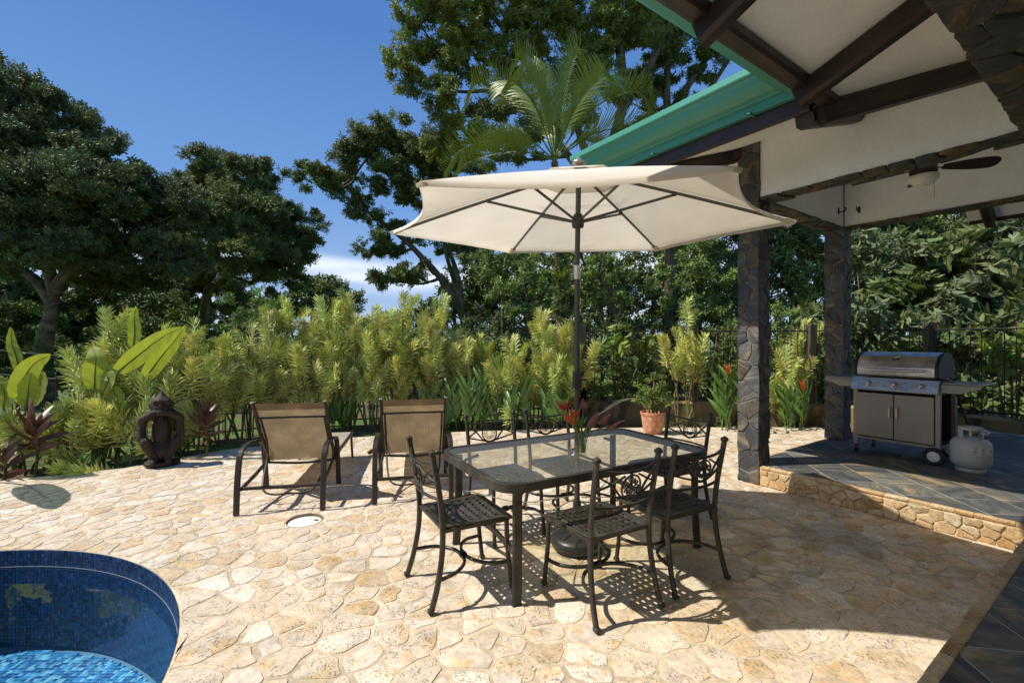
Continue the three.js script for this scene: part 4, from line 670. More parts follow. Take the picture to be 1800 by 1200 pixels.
// carved wooden squatting figure with its hands at its mouth
{
  const g = thing('wooden_statue', 'dark carved wooden squatting monkey figure with hands at its mouth', 'statue', [-4.24, 0.008, -5.5], 0.62); g.scale.set(0.9, 1, 0.92);
  const N = 84, mc = new MarchingCubes(N, M.carvedWood, false, false, 60000), S = 0.52;      // the field spans -S..S around y = 0.46
  const cap = (p, a, b, r0, r1) => { const ab = b.clone().sub(a), t = clamp(p.clone().sub(a).dot(ab) / ab.lengthSq()); return p.distanceTo(a.clone().addScaledVector(ab, t)) - mix(r0, r1, t); };
  const ell = (p, c, r) => { const q = V((p.x - c.x) / r.x, (p.y - c.y) / r.y, (p.z - c.z) / r.z), k = q.length(); return (k - 1) * Math.min(r.x, r.y, r.z); };
  const sm = (a, b, k) => { const h = clamp(0.5 + 0.5 * (b - a) / k); return mix(b, a, h) - k * h * (1 - h); };
  const bones = []; for (const s of [-1, 1]) bones.push([V(s * 0.10, 0.63, 0), V(s * 0.2, 0.54, 0.01), 0.05, 0.05], [V(s * 0.2, 0.54, 0.01), V(s * 0.205, 0.36, 0.05), 0.048, 0.046], [V(s * 0.205, 0.36, 0.05), V(s * 0.15, 0.24, 0.1), 0.046, 0.05],   // arm outside, into the knee
    [V(s * 0.2, 0.57, 0.05), V(s * 0.09, 0.635, 0.12), 0.04, 0.034], [V(s * 0.09, 0.635, 0.12), V(s * 0.01, 0.645, 0.14), 0.034, 0.03],                                                                                           // forearm to the mouth
    [V(s * 0.07, 0.16, -0.02), V(s * 0.16, 0.3, 0.09), 0.07, 0.052], [V(s * 0.16, 0.3, 0.09), V(s * 0.075, 0.1, 0.11), 0.05, 0.045], [V(s * 0.075, 0.1, 0.11), V(s * 0.08, 0.07, 0.18), 0.04, 0.034]);
  const f = (p) => {
    let d = ell(p, V(0, 0.38, -0.02), V(0.105, 0.26, 0.1)); d = sm(d, ell(p, V(0, 0.17, -0.01), V(0.15, 0.12, 0.13)), 0.05);
    for (const [a, b, r0, r1] of bones) d = sm(d, cap(p, a, b, r0, r1), 0.022);
    d = sm(d, ell(p, V(0, 0.735, 0.02), V(0.115, 0.105, 0.11)), 0.03); d = sm(d, ell(p, V(0, 0.70, 0.1), V(0.075, 0.05, 0.05)), 0.025);
    d = sm(d, cap(p, V(0, 0.83, 0), V(0, 0.885, -0.005), 0.05, 0.014), 0.03); d = sm(d, cap(p, V(-0.07, 0.775, 0.1), V(0.07, 0.775, 0.1), 0.02, 0.02), 0.015);
    for (const s of [-1, 1]) { d = sm(d, ell(p, V(s * 0.118, 0.73, 0.0), V(0.02, 0.038, 0.028)), 0.01); d = Math.max(d, -ell(p, V(s * 0.045, 0.748, 0.125), V(0.026, 0.018, 0.02))); d = sm(d, ell(p, V(s * 0.045, 0.746, 0.112), V(0.016, 0.012, 0.014)), 0.004); }
    for (let k = -2; k <= 2; k++) d = Math.max(d, -cap(p, V(k * 0.014 + 0.007, 0.62, 0.17), V(k * 0.014 + 0.007, 0.66, 0.17), 0.004, 0.004));
    d = Math.min(d, Math.max(Math.hypot(p.x / 1.15, p.z) - 0.17 - 0.012 * Math.sin(p.x * 40), Math.abs(p.y - 0.028) - 0.026)); return d;
  };
  const h = N / 2; for (let k = 0; k < N; k++) for (let j = 0; j < N; j++) for (let i = 0; i < N; i++) mc.field[i + j * N + k * N * N] = -f(V((i - h) / h * S, (j - h) / h * S + 0.46, (k - h) / h * S));
  mc.isolation = 0; mc.update();
  const n = mc.count, pos = mc.positionArray.slice(0, n * 3), nor = mc.normalArray.slice(0, n * 3); for (let i = 0; i < n; i++) { pos[i * 3] *= S; pos[i * 3 + 1] = pos[i * 3 + 1] * S + 0.46; pos[i * 3 + 2] *= S; }
  let geo = new THREE.BufferGeometry(); geo.setAttribute('position', new THREE.BufferAttribute(pos, 3)); geo.setAttribute('normal', new THREE.BufferAttribute(nor, 3));
  part('figure', boxUV(geo, 1.5), M.carvedWood, g);
}
// terracotta pot
const POTP = { x: 2.3, d: 7.42 };
{
  const g = thing('plant_pot', 'terracotta flower pot printed with pale rings, holding a leafy shrub', 'plant pot', [POTP.x, 0.01, -POTP.d]);
  const pr = [[0, 0], [0.125, 0], [0.135, 0.012], [0.16, 0.1], [0.182, 0.22], [0.19, 0.3], [0.2, 0.305], [0.2, 0.34], [0.19, 0.345], [0.172, 0.335], [0.165, 0.29], [0, 0.285]];
  part('body', lathe(pr, 48), M.terracotta, g); part('soil', cyl(0.168, 0.168, 0.01, 24, 0, 0.3, 0), M.soil, g);
  const rAt = (y) => { for (let i = 2; i < 6; i++) if (y <= pr[i][1]) { const t = (y - pr[i - 1][1]) / (pr[i][1] - pr[i - 1][1]); return mix(pr[i - 1][0], pr[i][0], t); } return 0.19; };
  const R = rng(4); let k = 0;
  for (let row = 0; row < 3; row++) for (let i = 0; i < 9; i++) { const a = (i + row * 0.5) / 9 * 6.283 + R() * 0.2, y = 0.07 + row * 0.085 + R() * 0.02, rad = 0.022 + 0.022 * R();
    for (const [r0, r1] of rad > 0.034 ? [[0, rad * 0.45], [rad * 0.65, rad]] : [[0, rad]]) { const q = new THREE.RingGeometry(Math.max(r0, 0.0005), r1, 20, 1); const p = q.attributes.position; for (let m = 0; m < p.count; m++) { const yy = y + p.getY(m), rr = rAt(yy) + 0.0015, b = a + p.getX(m) / rr; p.setXYZ(m, Math.sin(b) * rr, yy, Math.cos(b) * rr); } q.computeVertexNormals(); part('print', q, M.potPrint, g); } }
}
// ================= PLANTS =================
const C = (px, py, d) => V((px - 900) * d / 800, 1.5 - (py - 600) * d / 800, -d);   // a direction in the photo, taken out to the distance where the thing stands
// leaves: strips folded along the midrib, lying along +y from the origin, facing +z
function leaf(L, w, o = {}) {
  const { n = 3, droop = 0.25, fold = 0.25, c0, c1, base = 0.12 } = o, pos = [], idx = [], col = [], uv = [];
  for (let i = 0; i <= n; i++) { const t = i / n, hw = w / 2 * Math.max(0.02, Math.pow(Math.sin(Math.PI * Math.pow(base + (1 - base) * t, 0.8)), 0.8)), y = L * t * (1 - droop * droop * t * 0.3), z = -droop * L * t * t * 0.6;
    for (const s of [-1, 0, 1]) { pos.push(s * hw, y, z + Math.abs(s) * hw * fold); uv.push(s * 0.5 + 0.5, t); if (c0) col.push(...(s ? c1 : c0)); } }
  for (let i = 0; i < n; i++) for (let k = 0; k < 2; k++) { const a = i * 3 + k; idx.push(a, a + 1, a + 3, a + 1, a + 4, a + 3); }
  const g = meshFrom(pos, idx, uv); if (c0) g.setAttribute('color', new THREE.Float32BufferAttribute(col, 3)); return g;
}
const Q = new THREE.Quaternion();
function place(g, p, dir, roll = 0, s = 1) { const m = new THREE.Matrix4().compose(p, Q.setFromUnitVectors(V(0, 1, 0), dir.clone().normalize()).clone().multiply(new THREE.Quaternion().setFromAxisAngle(V(0, 1, 0), roll)), V(s, s, s)); return g.clone().applyMatrix4(m); }
function sprig(seed, n, L, w, len, o = {}) {         // a twig of leaves
  const R = rng(seed), list = []; for (let i = 0; i < n; i++) { const t = (i + 0.5) / n, a = i * 2.4 + R(); list.push(place(leaf(L * (0.7 + 0.5 * R()), w * (0.8 + 0.4 * R()), { n: 2, ...o }), V((R() - 0.5) * 0.05, len * t - len * 0.4, (R() - 0.5) * 0.05), V(Math.cos(a) * 0.9, 0.55 - 0.9 * (1 - t) * R(), Math.sin(a) * 0.9), R() * 1.2 - 0.6)); }
  return mergeGeometries(list);
}
function leaf2(L, w) { const h = w / 2; return meshFrom([0, 0, 0, -h, L * 0.45, h * 0.4, 0, L, -L * 0.12, 0, 0, 0, 0, L, -L * 0.12, h, L * 0.45, h * 0.4], [0, 2, 1, 3, 5, 4], [0.5, 0, 0, 0.5, 0.5, 1, 0.5, 0, 0.5, 1, 1, 0.5]); }
function sprig2(seed, n, L, w, len) { const R = rng(seed), list = []; for (let i = 0; i < n; i++) { const t = (i + 0.5) / n, a = i * 2.4 + R(); list.push(place(leaf2(L * (0.7 + 0.5 * R()), w * (0.8 + 0.4 * R())), V((R() - 0.5) * 0.08, len * t - len * 0.4, (R() - 0.5) * 0.08), V(Math.cos(a) * 0.9, 0.6 - 0.9 * (1 - t) * R(), Math.sin(a) * 0.9), R() * 1.2 - 0.6)); } return mergeGeometries(list); }
const SPR = { small: [1, 2].map((s) => sprig2(s, 16, 0.155, 0.07, 0.36)), long: [3, 4].map((s) => sprig(s, 10, 0.24, 0.07, 0.34, { droop: 0.5 })), big: [5, 6].map((s) => sprig(s, 7, 0.3, 0.17, 0.4, { n: 3, droop: 0.5 })), fine: [7, 8].map((s) => sprig2(s, 16, 0.11, 0.06, 0.26)),
  palm: [11, 12].map((s) => { const R = rng(s), l = []; for (let k = 0; k < 3; k++) { const o = V((R() - 0.5) * 0.4, (R() - 0.5) * 0.4, (R() - 0.5) * 0.4), ax = V(R() - 0.5, -0.3, R() - 0.5).normalize(); for (let j = 0; j < 7; j++) { const a = (j - 3) * 0.42; l.push(place(leaf(0.34 * (1 - Math.abs(j - 3) * 0.1), 0.085, { n: 3, droop: 0.45 }), o, ax.clone().applyAxisAngle(V(0.3, 0, 1).normalize(), a), 0.2)); } } return mergeGeometries(l); }) };
function scatter(name, geo, list, mat, parent) {     // list of [pos, dir, roll, scale, colour]
  const im = new THREE.InstancedMesh(geo, mat, list.length), m = new THREE.Matrix4();
  list.forEach(([p, dir, roll, s, c], i) => { m.compose(p, Q.setFromUnitVectors(V(0, 1, 0), dir.clone().normalize()).clone().multiply(new THREE.Quaternion().setFromAxisAngle(V(0, 1, 0), roll)), V(s, s, s)); im.setMatrixAt(i, m); im.setColorAt(i, c); });
  im.name = name; im.userData.kind = 'stuff'; parent.add(im); return im;
}
const greens = { dark: [0.11, 0.155, 0.034], mid: [0.145, 0.20, 0.036], warm: [0.22, 0.27, 0.035], light: [0.20, 0.29, 0.045], pale: [0.15, 0.20, 0.07] };
const tint = (R, c, v = 0.3) => { const k = 1 - v + 2 * v * R(), h = (R() - 0.5) * 0.25; return lin(c[0] * k * (1 + h), c[1] * k, c[2] * k * (1 - h)); };
function crownPoints(R, clusters, per, size, col, flatten = 0.62) {
  const out = [];
  for (const [c, r, dens = 1] of clusters) {
    const subs = []; const ns = Math.max(5, Math.round(8 * r * r + 8)); for (let k = 0; k < ns; k++) { const v = V(R() * 2 - 1, R() * 2 - 1, R() * 2 - 1).normalize().multiplyScalar(r * (0.4 + 0.72 * R())); v.y *= flatten; subs.push([c.clone().add(v), tint(R, col, 0.22), 0.18 + 0.3 * R()]); }
    const n = Math.round(per * dens * r * r);
    for (let k = 0; k < n; k++) { const [sc, scol, sr] = subs[Math.floor(R() * ns)]; const v = V(R() * 2 - 1, R() * 2 - 1, R() * 2 - 1); const L = v.length() || 1; v.multiplyScalar(Math.pow(R(), 0.6) / L * r * sr); v.y *= 0.55; const p = sc.clone().add(v), d = V().subVectors(p, c).normalize().add(V((R() - 0.5) * 1.2, 0.3 + (R() - 0.5), (R() - 0.5) * 1.2)); const kk = 0.75 + 0.5 * R(); out.push([p, d, R() * 6.28, size * (0.7 + 0.6 * R()), lin(scol.r * kk, scol.g * kk, scol.b * kk)]); }
  }
  return out;
}
let treeSeed = 300;
function tree(name, label, group, o) {
  const { d, trunk, r = 0.3, limbs = [], clusters, leafs = SPR.small, col = greens.dark, per = 90, size = 1, bark = M.bark, flatten = 0.62, y0, branches = true } = o;
  const R = rng(treeSeed++), b = C(trunk[0][0], 600, d + (trunk[0][2] ?? 0)); const gy = y0 ?? groundY(b.x, -b.z) - 0.1;
  const g = thing(name, label, o.cat ?? 'tree', [b.x, gy, b.z], 0, group);
  const loc = (p) => p.clone().sub(g.position);
  const tp = [V(0, 0, 0), ...trunk.slice(1).map(([x, y, k = 0]) => loc(C(x, y, d + k)))];
  part('trunk', tube(tp, r, 26, 10, (t) => 1.15 - 0.75 * t + 0.5 * Math.pow(1 - t, 8)), bark, g);
  const nodes = []; { const c = new THREE.CatmullRomCurve3(tp); for (let t = 0.35; t <= 1; t += 0.08) nodes.push(c.getPointAt(Math.min(1, t))); }
  for (const L of limbs) { const P = L.map(([x, y, k = 0]) => loc(C(x, y, d + k))); part('limb', tube(P, r * 0.55, 18, 8, (t) => 1.1 - 0.75 * t), bark, g); const c = new THREE.CatmullRomCurve3(P); for (let t = 0.25; t <= 1; t += 0.15) nodes.push(c.getPointAt(Math.min(1, t))); }
  const cl = clusters.map(([x, y, rp, k = 0, dens = 1]) => [loc(C(x, y, d + k)), rp * d / 800, dens]);
  if (branches) for (const [c, rr] of cl) { let best = nodes[0]; for (const q of nodes) if (q.distanceTo(c) + Math.max(0, q.y - c.y) * 1.5 < best.distanceTo(c) + Math.max(0, best.y - c.y) * 1.5) best = q;
    if (best.distanceTo(c) > 0.3) { const mid = best.clone().lerp(c, 0.5).add(V((R() - 0.5) * rr * 0.6, -rr * 0.25, (R() - 0.5) * rr * 0.6)); part('branch', tube([best, mid, c], r * 0.28, 10, 6, (t) => 1.1 - 0.85 * t), bark, g);
      for (let k = 0; k < 3; k++) { const e = c.clone().add(V((R() - 0.5) * 1.5 * rr, (R() - 0.2) * rr * flatten, (R() - 0.5) * 1.5 * rr)); part('twig', tube([mid.clone().lerp(c, 0.4), mid.clone().lerp(e, 0.65).add(V(0, -0.08 * rr, 0)), e], r * 0.13, 7, 5, (t) => 1.1 - 0.8 * t), bark, g); } } }
  const pts = crownPoints(R, cl, per, size, col, flatten), half = pts.length >> 1;
  const lm = o.far ? M.farLeaf : M.leaf; scatter('crown', leafs[0], pts.slice(0, half), lm, g); scatter('crown', leafs[1], pts.slice(half), lm, g);
  return g;
}
// --- trees of the wood, left to right ---
tree('shade_tree', 'huge spreading dark tree with a pale forked trunk beyond the heliconia plants', null, { d: 17, r: 0.36, bark: M.bark, trunk: [[72, 660], [76, 610], [88, 555], [98, 505]], limbs: [[[96, 540], [60, 490], [10, 460], [-60, 400]], [[98, 510], [140, 470], [200, 440], [260, 380]], [[97, 520], [80, 440], [90, 340], [70, 240]], [[98, 505], [150, 430], [170, 340], [190, 260]]],
  clusters: [[0, 165, 70], [70, 190, 70], [-70, 150, 90], [40, 270, 90], [130, 240, 65], [190, 275, 60], [130, 330, 90, -2], [230, 330, 65], [270, 330, 50], [-60, 300, 110], [30, 370, 90, -2], [300, 380, 60], [200, 410, 80], [90, 420, 80, -2], [-40, 430, 90], [290, 440, 55, -1], [-110, 220, 100], [160, 470, 60, 1], [240, 480, 60, 2]], per: 430, size: 0.74, col: greens.dark });
tree('shade_tree', 'broad tree with layered crowns right of the forked giant tree', null, { d: 23, r: 0.3, trunk: [[352, 650], [356, 560], [372, 480], [390, 400]], limbs: [[[365, 520], [420, 470], [480, 440], [540, 400]]],
  clusters: [[395, 300, 55], [360, 330, 50], [430, 330, 60], [460, 305, 35], [400, 380, 70, -2], [470, 380, 60], [530, 395, 42], [500, 430, 50], [340, 400, 60], [420, 450, 70, -2], [330, 470, 60], [480, 480, 50], [370, 520, 60, 2]], per: 360, size: 0.85, col: greens.mid });
tree('distant_tree', 'round-topped tree in the gap of sky behind the hedge', null, { d: 38, r: 0.3, trunk: [[565, 620], [565, 560], [566, 530]], clusters: [[545, 505, 32], [585, 510, 32], [520, 530, 32], [610, 530, 24], [565, 540, 40], [500, 545, 30]], per: 70, size: 1.9, col: greens.mid });
tree('garden_tree', 'small bright green bushy tree behind the hedge', null, { d: 13, r: 0.1, trunk: [[452, 660], [450, 600], [450, 560]], clusters: [[440, 535, 36], [475, 560, 34], [420, 565, 34], [455, 580, 40], [490, 590, 30], [410, 600, 34]], per: 170, size: 0.75, leafs: SPR.fine, col: greens.light });
tree('shade_tree', 'flat-topped tree with bare leaning trunks behind the parasol', null, { d: 19, r: 0.22, trunk: [[822, 640], [815, 560], [775, 490], [735, 445], [690, 400]], limbs: [[[765, 480], [720, 430], [650, 375], [590, 335]], [[815, 560], [800, 470], [770, 400], [745, 330]], [[830, 600], [800, 500], [780, 420], [790, 330]]],
  clusters: [[545, 310, 36], [590, 315, 42], [625, 280, 42], [660, 255, 46], [700, 245, 48], [745, 265, 52], [790, 290, 56], [690, 310, 52], [740, 330, 50], [620, 350, 34, 0, 0.75], [660, 390, 36, 0, 0.75], [690, 430, 42, 0, 0.7], [650, 440, 30, 0, 0.7], [720, 480, 40, 0, 0.7], [680, 490, 36, 1, 0.7], [790, 370, 50], [800, 440, 40, 1, 0.5]], per: 420, size: 0.72, col: greens.mid, flatten: 0.5 });
tree('canopy_tree', 'tall leafy tree whose crown rises above the parasol', null, { d: 15, r: 0.24, bark: M.bark, trunk: [[1100, 640], [1085, 540], [1050, 430], [1062, 300], [1095, 180], [1085, 40], [1080, -120]], limbs: [[[1055, 330], [1010, 200], [1015, 90], [1000, -60]], [[1090, 200], [1150, 100], [1180, 0], [1190, -120]], [[1060, 350], [960, 230], [860, 150], [780, 80]], [[1010, 160], [930, 90], [860, 20], [820, -80]]],
  clusters: [[700, 105, 40], [745, 60, 55], [800, 30, 60], [760, 150, 50], [830, 110, 62], [870, 40, 62], [810, 200, 50], [880, 190, 55], [930, 110, 60], [950, 30, 66], [1010, 100, 60], [1030, 20, 66], [1000, 190, 50], [920, 250, 46], [860, 260, 46], [780, 250, 38], [1090, 60, 62], [1080, 150, 52], [1130, 20, 60], [760, -40, 80], [850, -70, 90], [960, -80, 90], [1080, -90, 90]], per: 400, size: 0.68, col: greens.warm, leafs: SPR.small });
tree('canopy_tree', 'tall tree with bare dividing branches behind the green gutter', null, { d: 17, r: 0.24, bark: M.bark, trunk: [[1175, 640], [1180, 500], [1178, 350], [1176, 240], [1172, 150], [1180, 20]], limbs: [[[1176, 200], [1210, 150], [1250, 90], [1290, 20]], [[1177, 260], [1230, 180], [1265, 130], [1310, 60]]],
  clusters: [[1150, 130, 46], [1190, 80, 52], [1150, 40, 56], [1220, 30, 60], [1240, 110, 40], [1120, 190, 38], [1165, 230, 30, 0, 0.6], [1270, 60, 50], [1210, 180, 26, 0, 0.6], [1120, 250, 34], [1300, 0, 70]], per: 340, size: 0.72, col: greens.mid });
for (const [x, y, dd, r, txt] of [[925, 495, 12.5, 34, 'young bright green tree left of the parasol pole'], [1055, 470, 13, 36, 'young bright green tree right of the parasol pole'], [1215, 470, 13.5, 44, 'sunlit green tree left of the first stone column'], [880, 440, 14, 34, 'airy green tree under the far edge of the parasol']]) tree('garden_tree', txt, null, { d: dd, r: 0.07, trunk: [[x, 660], [x + 4, 580], [x, y + 10]], clusters: [[x, y, r], [x - r, y + r * 0.6, r * 0.8], [x + r, y + r * 0.5, r * 0.8], [x + r * 0.2, y - r * 0.7, r * 0.7], [x - r * 0.5, y + r * 1.5, r * 0.7], [x + r * 0.7, y + r * 1.6, r * 0.7]], per: 190, size: 0.7, leafs: SPR.small, col: greens.light });
const wood = 'dark trees of the wood behind the garden';
const rows = [[1490, 385, 18, 80], [1590, 375, 18, 90], [1690, 385, 17, 90], [1800, 380, 17, 100], [1405, 385, 18, 70], [-30, 480, 24, 110], [10, 540, 22, 80], [-60, 520, 26, 95], [40, 560, 24, 80], [130, 545, 26, 80], [210, 530, 27, 80], [290, 540, 26, 75], [330, 590, 22, 60], [-20, 610, 20, 70], [80, 620, 21, 60], [170, 610, 21, 60], [260, 610, 21, 60], [440, 560, 30, 55], [390, 600, 26, 50], [560, 590, 32, 40], [650, 580, 28, 38], [730, 560, 25, 46], [800, 540, 25, 50], [860, 500, 24, 60], [890, 580, 20, 50], [940, 540, 23, 50], [1000, 590, 21, 46], [1050, 520, 25, 60], [1140, 500, 22, 70], [1130, 590, 18, 50], [1220, 540, 17, 60], [900, 470, 22, 62], [962, 480, 21, 60], [1022, 470, 22, 62], [1092, 478, 20, 56], [832, 468, 23, 56], [1230, 440, 19, 80], [1290, 520, 16, 70], [1330, 430, 17, 80], [1400, 520, 16, 80], [1430, 430, 17, 80], [1510, 500, 17, 90], [1600, 440, 17, 100], [1690, 500, 16, 100], [1780, 440, 16, 100], [1860, 520, 15, 100]];
rows.forEach(([x, y, d, r], i) => { const R = rng(900 + i); tree('woodland_tree', x > 1160 ? 'dark leafy tree crowding behind the iron fence' : x > 620 ? 'slender dark tree standing against the sky behind the garden' : 'shadowy understory tree beneath the big spreading trees', x > 1160 ? 'trees behind the iron fence' : x > 620 ? 'slender trees behind the garden' : wood,
  { d, r: 0.16 * d / 22, trunk: [[x, 640], [x + (R() - 0.5) * 16, 590], [x + (R() - 0.5) * 30, y], [x + (R() - 0.5) * 20, y - r * 0.4]], clusters: [[x, y, r * 0.6], [x - r * 0.55, y + r * 0.3, r * 0.5], [x + r * 0.55, y + r * 0.25, r * 0.5, 0.8], [x + (R() - 0.5) * r, y - r * 0.45, r * 0.5, 0.5], [x - r * 0.3, y + r * 0.75, r * 0.5, -0.8], [x + r * 0.4, y + r * 0.8, r * 0.5]], per: x > 620 && x < 1160 ? 60 : 100, size: 1.1 * d / 20, far: true, col: i % 3 ? greens.dark : greens.mid, leafs: x > 1160 ? SPR.long : SPR.small }); });
// --- palm ---
{
  const d = 10.6, top = C(975, 285, d), g = thing('palm_tree', 'coconut-like palm with arching fronds rising behind the parasol', 'palm tree', [C(985, 600, d).x, -0.2, -d]), L = (p) => p.clone().sub(g.position), R = rng(61);
  const crown = L(top); part('trunk', tube([V(0, 0, 0), V(0.0, 2.2, 0), V(-0.03, 4, 0), crown], 0.1, 20, 10, (t) => 1.25 - 0.4 * t), M.bark, g);
  part('crown_shaft', tube([crown.clone().add(V(0, -0.5, 0)), crown.clone().add(V(0, -0.1, 0)), crown.clone().add(V(0, 0.25, 0))], 0.085, 8, 10, (t) => 1.1 - 0.6 * t), M.greenStem, g);
  const fr = [[-1.9, 0.25, 0], [-1.5, 1.25, 0.5], [-0.75, 1.9, 0.3], [-0.2, 2.3, -0.5], [0.45, 2.1, 0.3], [1.0, 1.8, -0.2], [1.6, 1.2, 0.4], [1.9, 0.5, 0.2], [-1.7, -0.3, 0.7], [-0.9, 0.9, 1.3], [0.8, 1.0, 1.3], [-1.3, 0.8, -1.2], [1.3, 0.7, -1.2], [0.2, 1.3, -1.6]];
  for (let [x, y, z] of fr) {
    x *= 1.15; y *= 1.15; z *= 1.15; const e = crown.clone().add(V(x, y, z)), mid = crown.clone().add(V(x * 0.5, y * 0.62 + 0.32, z * 0.5)), end = e.clone().add(V(x * 0.18, -0.28 - 0.12 * Math.abs(x), z * 0.18)), cv = new THREE.CatmullRomCurve3([crown.clone().add(V(0, 0.05, 0)), mid, e, end]);
    const f = part('frond', tube(cv.getPoints(12), 0.018, 14, 5, (t) => 1.2 - t), M.greenStem, g), list = [], side0 = V().crossVectors(V().subVectors(e, crown), V(0, 1, 0)).normalize(), up = V(0, 1, 0);
    for (let i = 0; i < 44; i++) { const t = 0.2 + 0.8 * i / 44, p = cv.getPointAt(t), tg = cv.getTangentAt(t), s = V().crossVectors(tg, up).normalize(), len = 0.62 * Math.sin(Math.PI * (0.16 + 0.8 * t * 0.93)) + 0.1; for (const k of [-1, 1]) list.push(place(leaf(len * (0.9 + 0.2 * R()), 0.032, { n: 4, droop: 0.5 + 0.3 * R(), fold: 0.3 }), p, tg.clone().multiplyScalar(0.75).addScaledVector(s, k).add(V(0, 0.22 + 0.2 * R(), 0)), k > 0 ? 0.3 : -0.3)); }
    part('leaflets', mergeGeometries(list), M.palm, f, 'stuff');
  }
  const br = part('bromeliad', mergeGeometries(Array.from({ length: 14 }, (_, i) => place(leaf(0.36, 0.05, { droop: 0.5 }), V(0, 0, 0), V(Math.cos(i * 2.4), 0.9, Math.sin(i * 2.4)), 0))), M.bigLeaf, g); br.position.copy(L(C(985, 492, d))).add(V(0, 0, 0.14));
  const moss = []; for (let i = 0; i < 240; i++) { const a = R() * 6.28, y = 2.2 + 1.9 * R(); moss.push([V(Math.cos(a) * 0.13, y, Math.sin(a) * 0.13), V(Math.cos(a), 0.3 - R(), Math.sin(a)), R() * 6, 0.45, tint(R, greens.warm)]); } scatter('moss', SPR.fine[0], moss, M.leaf, g);
}
// --- variegated dracaena hedge ---
const plume = [21, 22, 23].map((seed) => { const R = rng(seed), list = []; for (let i = 0; i < 76; i++) { const t = i / 76, a = i * 2.4 + R() * 0.5, el = mix(0.1, 1.7, Math.pow(t, 1.5)) + (R() - 0.5) * 0.3; const k = 0.65 + 0.55 * R(); list.push(place(leaf(0.165 * (0.75 + 0.4 * R()) * (t > 0.9 ? 0.75 : 1), 0.024, { n: 3, droop: 0.75 - 0.4 * t, fold: 0.35, c0: [0.38 * k, 0.45 * k, 0.08 * k], c1: [0.90 * k, 0.87 * k, 0.33 * k] }), V(Math.cos(a) * 0.008, t * 0.5, Math.sin(a) * 0.008), V(Math.cos(a), el, Math.sin(a)), 0)); } return mergeGeometries(list); });
function dracaena(x, d, h, o = {}) {
  const { n = 6, spread = 0.5, low = 0.3, label, group, seed = 1 } = o, R = rng(seed * 7 + 1000), y = -0.06, g = thing('dracaena_shrub', label, 'shrub', [x, y, -d], 0, group), lists = [[], [], []];
  const add = (p, dir, s) => lists[Math.floor(R() * 3)].push([p, dir, R() * 6.28, s, (() => { const k = 0.85 + 0.35 * R(), w = 0.86 + 0.2 * R(); return lin(k * w, k, k * (0.7 + 0.5 * R())); })()]);
  for (let s = 0; s < n; s++) {
    const a = s * 2.4 + R(), rr = spread * Math.sqrt(R()) * (s ? 1 : 0.2), H = h * (s ? 0.5 + 0.5 * R() : 1 + 0.06 * R()) - 0.36, top = V(Math.cos(a) * rr, H, Math.sin(a) * rr), base = V(Math.cos(a) * 0.1, 0, Math.sin(a) * 0.1), mid = base.clone().lerp(top, 0.5).add(V((R() - 0.5) * 0.16, 0, (R() - 0.5) * 0.16));
    const c = new THREE.CatmullRomCurve3([base, mid, top]); part('stem', tube([base, mid, top], 0.014, 10, 6, (t) => 1.2 - 0.6 * t), M.stem, g);
    add(c.getPointAt(1).add(V(0, -0.14, 0)), c.getTangentAt(1).add(V((R() - 0.5) * 0.3, 0.2, (R() - 0.5) * 0.3)), 0.85 + 0.25 * R());
    const k = Math.round((H - low) / 0.13); for (let i = 0; i < k; i++) { const t = clamp((low + (H - low) * (i + R() * 0.7) / k) / H, 0.05, 0.97), p = c.getPointAt(t), b = R() * 6.28, el = 0.8 + 0.9 * R() + t * 0.8, dir = V(Math.cos(b), el, Math.sin(b)).normalize(), off = 0.05 + 0.2 * R(); add(p.addScaledVector(dir, off * 0.5), dir, 0.55 + 0.4 * R()); }
  }
  lists.forEach((l, i) => l.length && scatter('foliage', plume[i], l, M.variegated, g)); return g;
}
const hedge = 'variegated dracaenas of the hedge', hedgeLabel = 'yellow-green variegated dracaena in the hedge behind the sun loungers';
[[190, 548, 6.1, 3, 0.3], [250, 630, 6.0, 5, 0.45], [300, 620, 6.2, 5, 0.45], [340, 566, 6.7, 4, 0.4], [385, 600, 6.9, 6, 0.5], [432, 572, 7.3, 6, 0.5], [470, 600, 7.5, 6, 0.5], [508, 536, 7.8, 6, 0.5], [555, 575, 7.8, 6, 0.5], [612, 520, 8.0, 7, 0.5], [655, 540, 8.1, 6, 0.5], [705, 522, 8.2, 7, 0.5], [768, 518, 8.3, 6, 0.42], [800, 580, 8.3, 6, 0.45], [840, 600, 8.4, 5, 0.4]].forEach(([px, py, d, n, sp], i) => dracaena((px - 900) * d / 800, d, 1.56 + (600 - py) * d / 800, { n: n + 3, spread: sp, seed: i, label: hedgeLabel, group: hedge, low: 0.42 }));
[[30, 730, 5.25], [105, 700, 5.5], [150, 720, 5.55], [225, 715, 5.75], [330, 705, 6.2]].forEach(([px, py, d], i) => dracaena((px - 900) * d / 800, d, 1.56 + (600 - py) * d / 800, { n: 5, spread: 0.32, seed: 40 + i, low: 0.15, label: 'low variegated dracaena at the paving edge beside the statue', group: 'low dracaenas at the paving edge' }));
dracaena((945 - 900) * 8.4 / 800, 8.4, 2.12, { n: 9, spread: 0.55, seed: 61, label: 'bushy variegated dracaena behind the parasol pole', low: 0.3 }); dracaena((1000 - 900) * 8.5 / 800, 8.5, 1.85, { n: 6, spread: 0.4, seed: 62, label: 'smaller variegated dracaena touching the parasol pole', low: 0.3 }); dracaena((895 - 900) * 8.0 / 800, 8.0, 1.2, { n: 5, spread: 0.35, seed: 63, label: 'short variegated dracaena among the ginger blades', low: 0.2 });
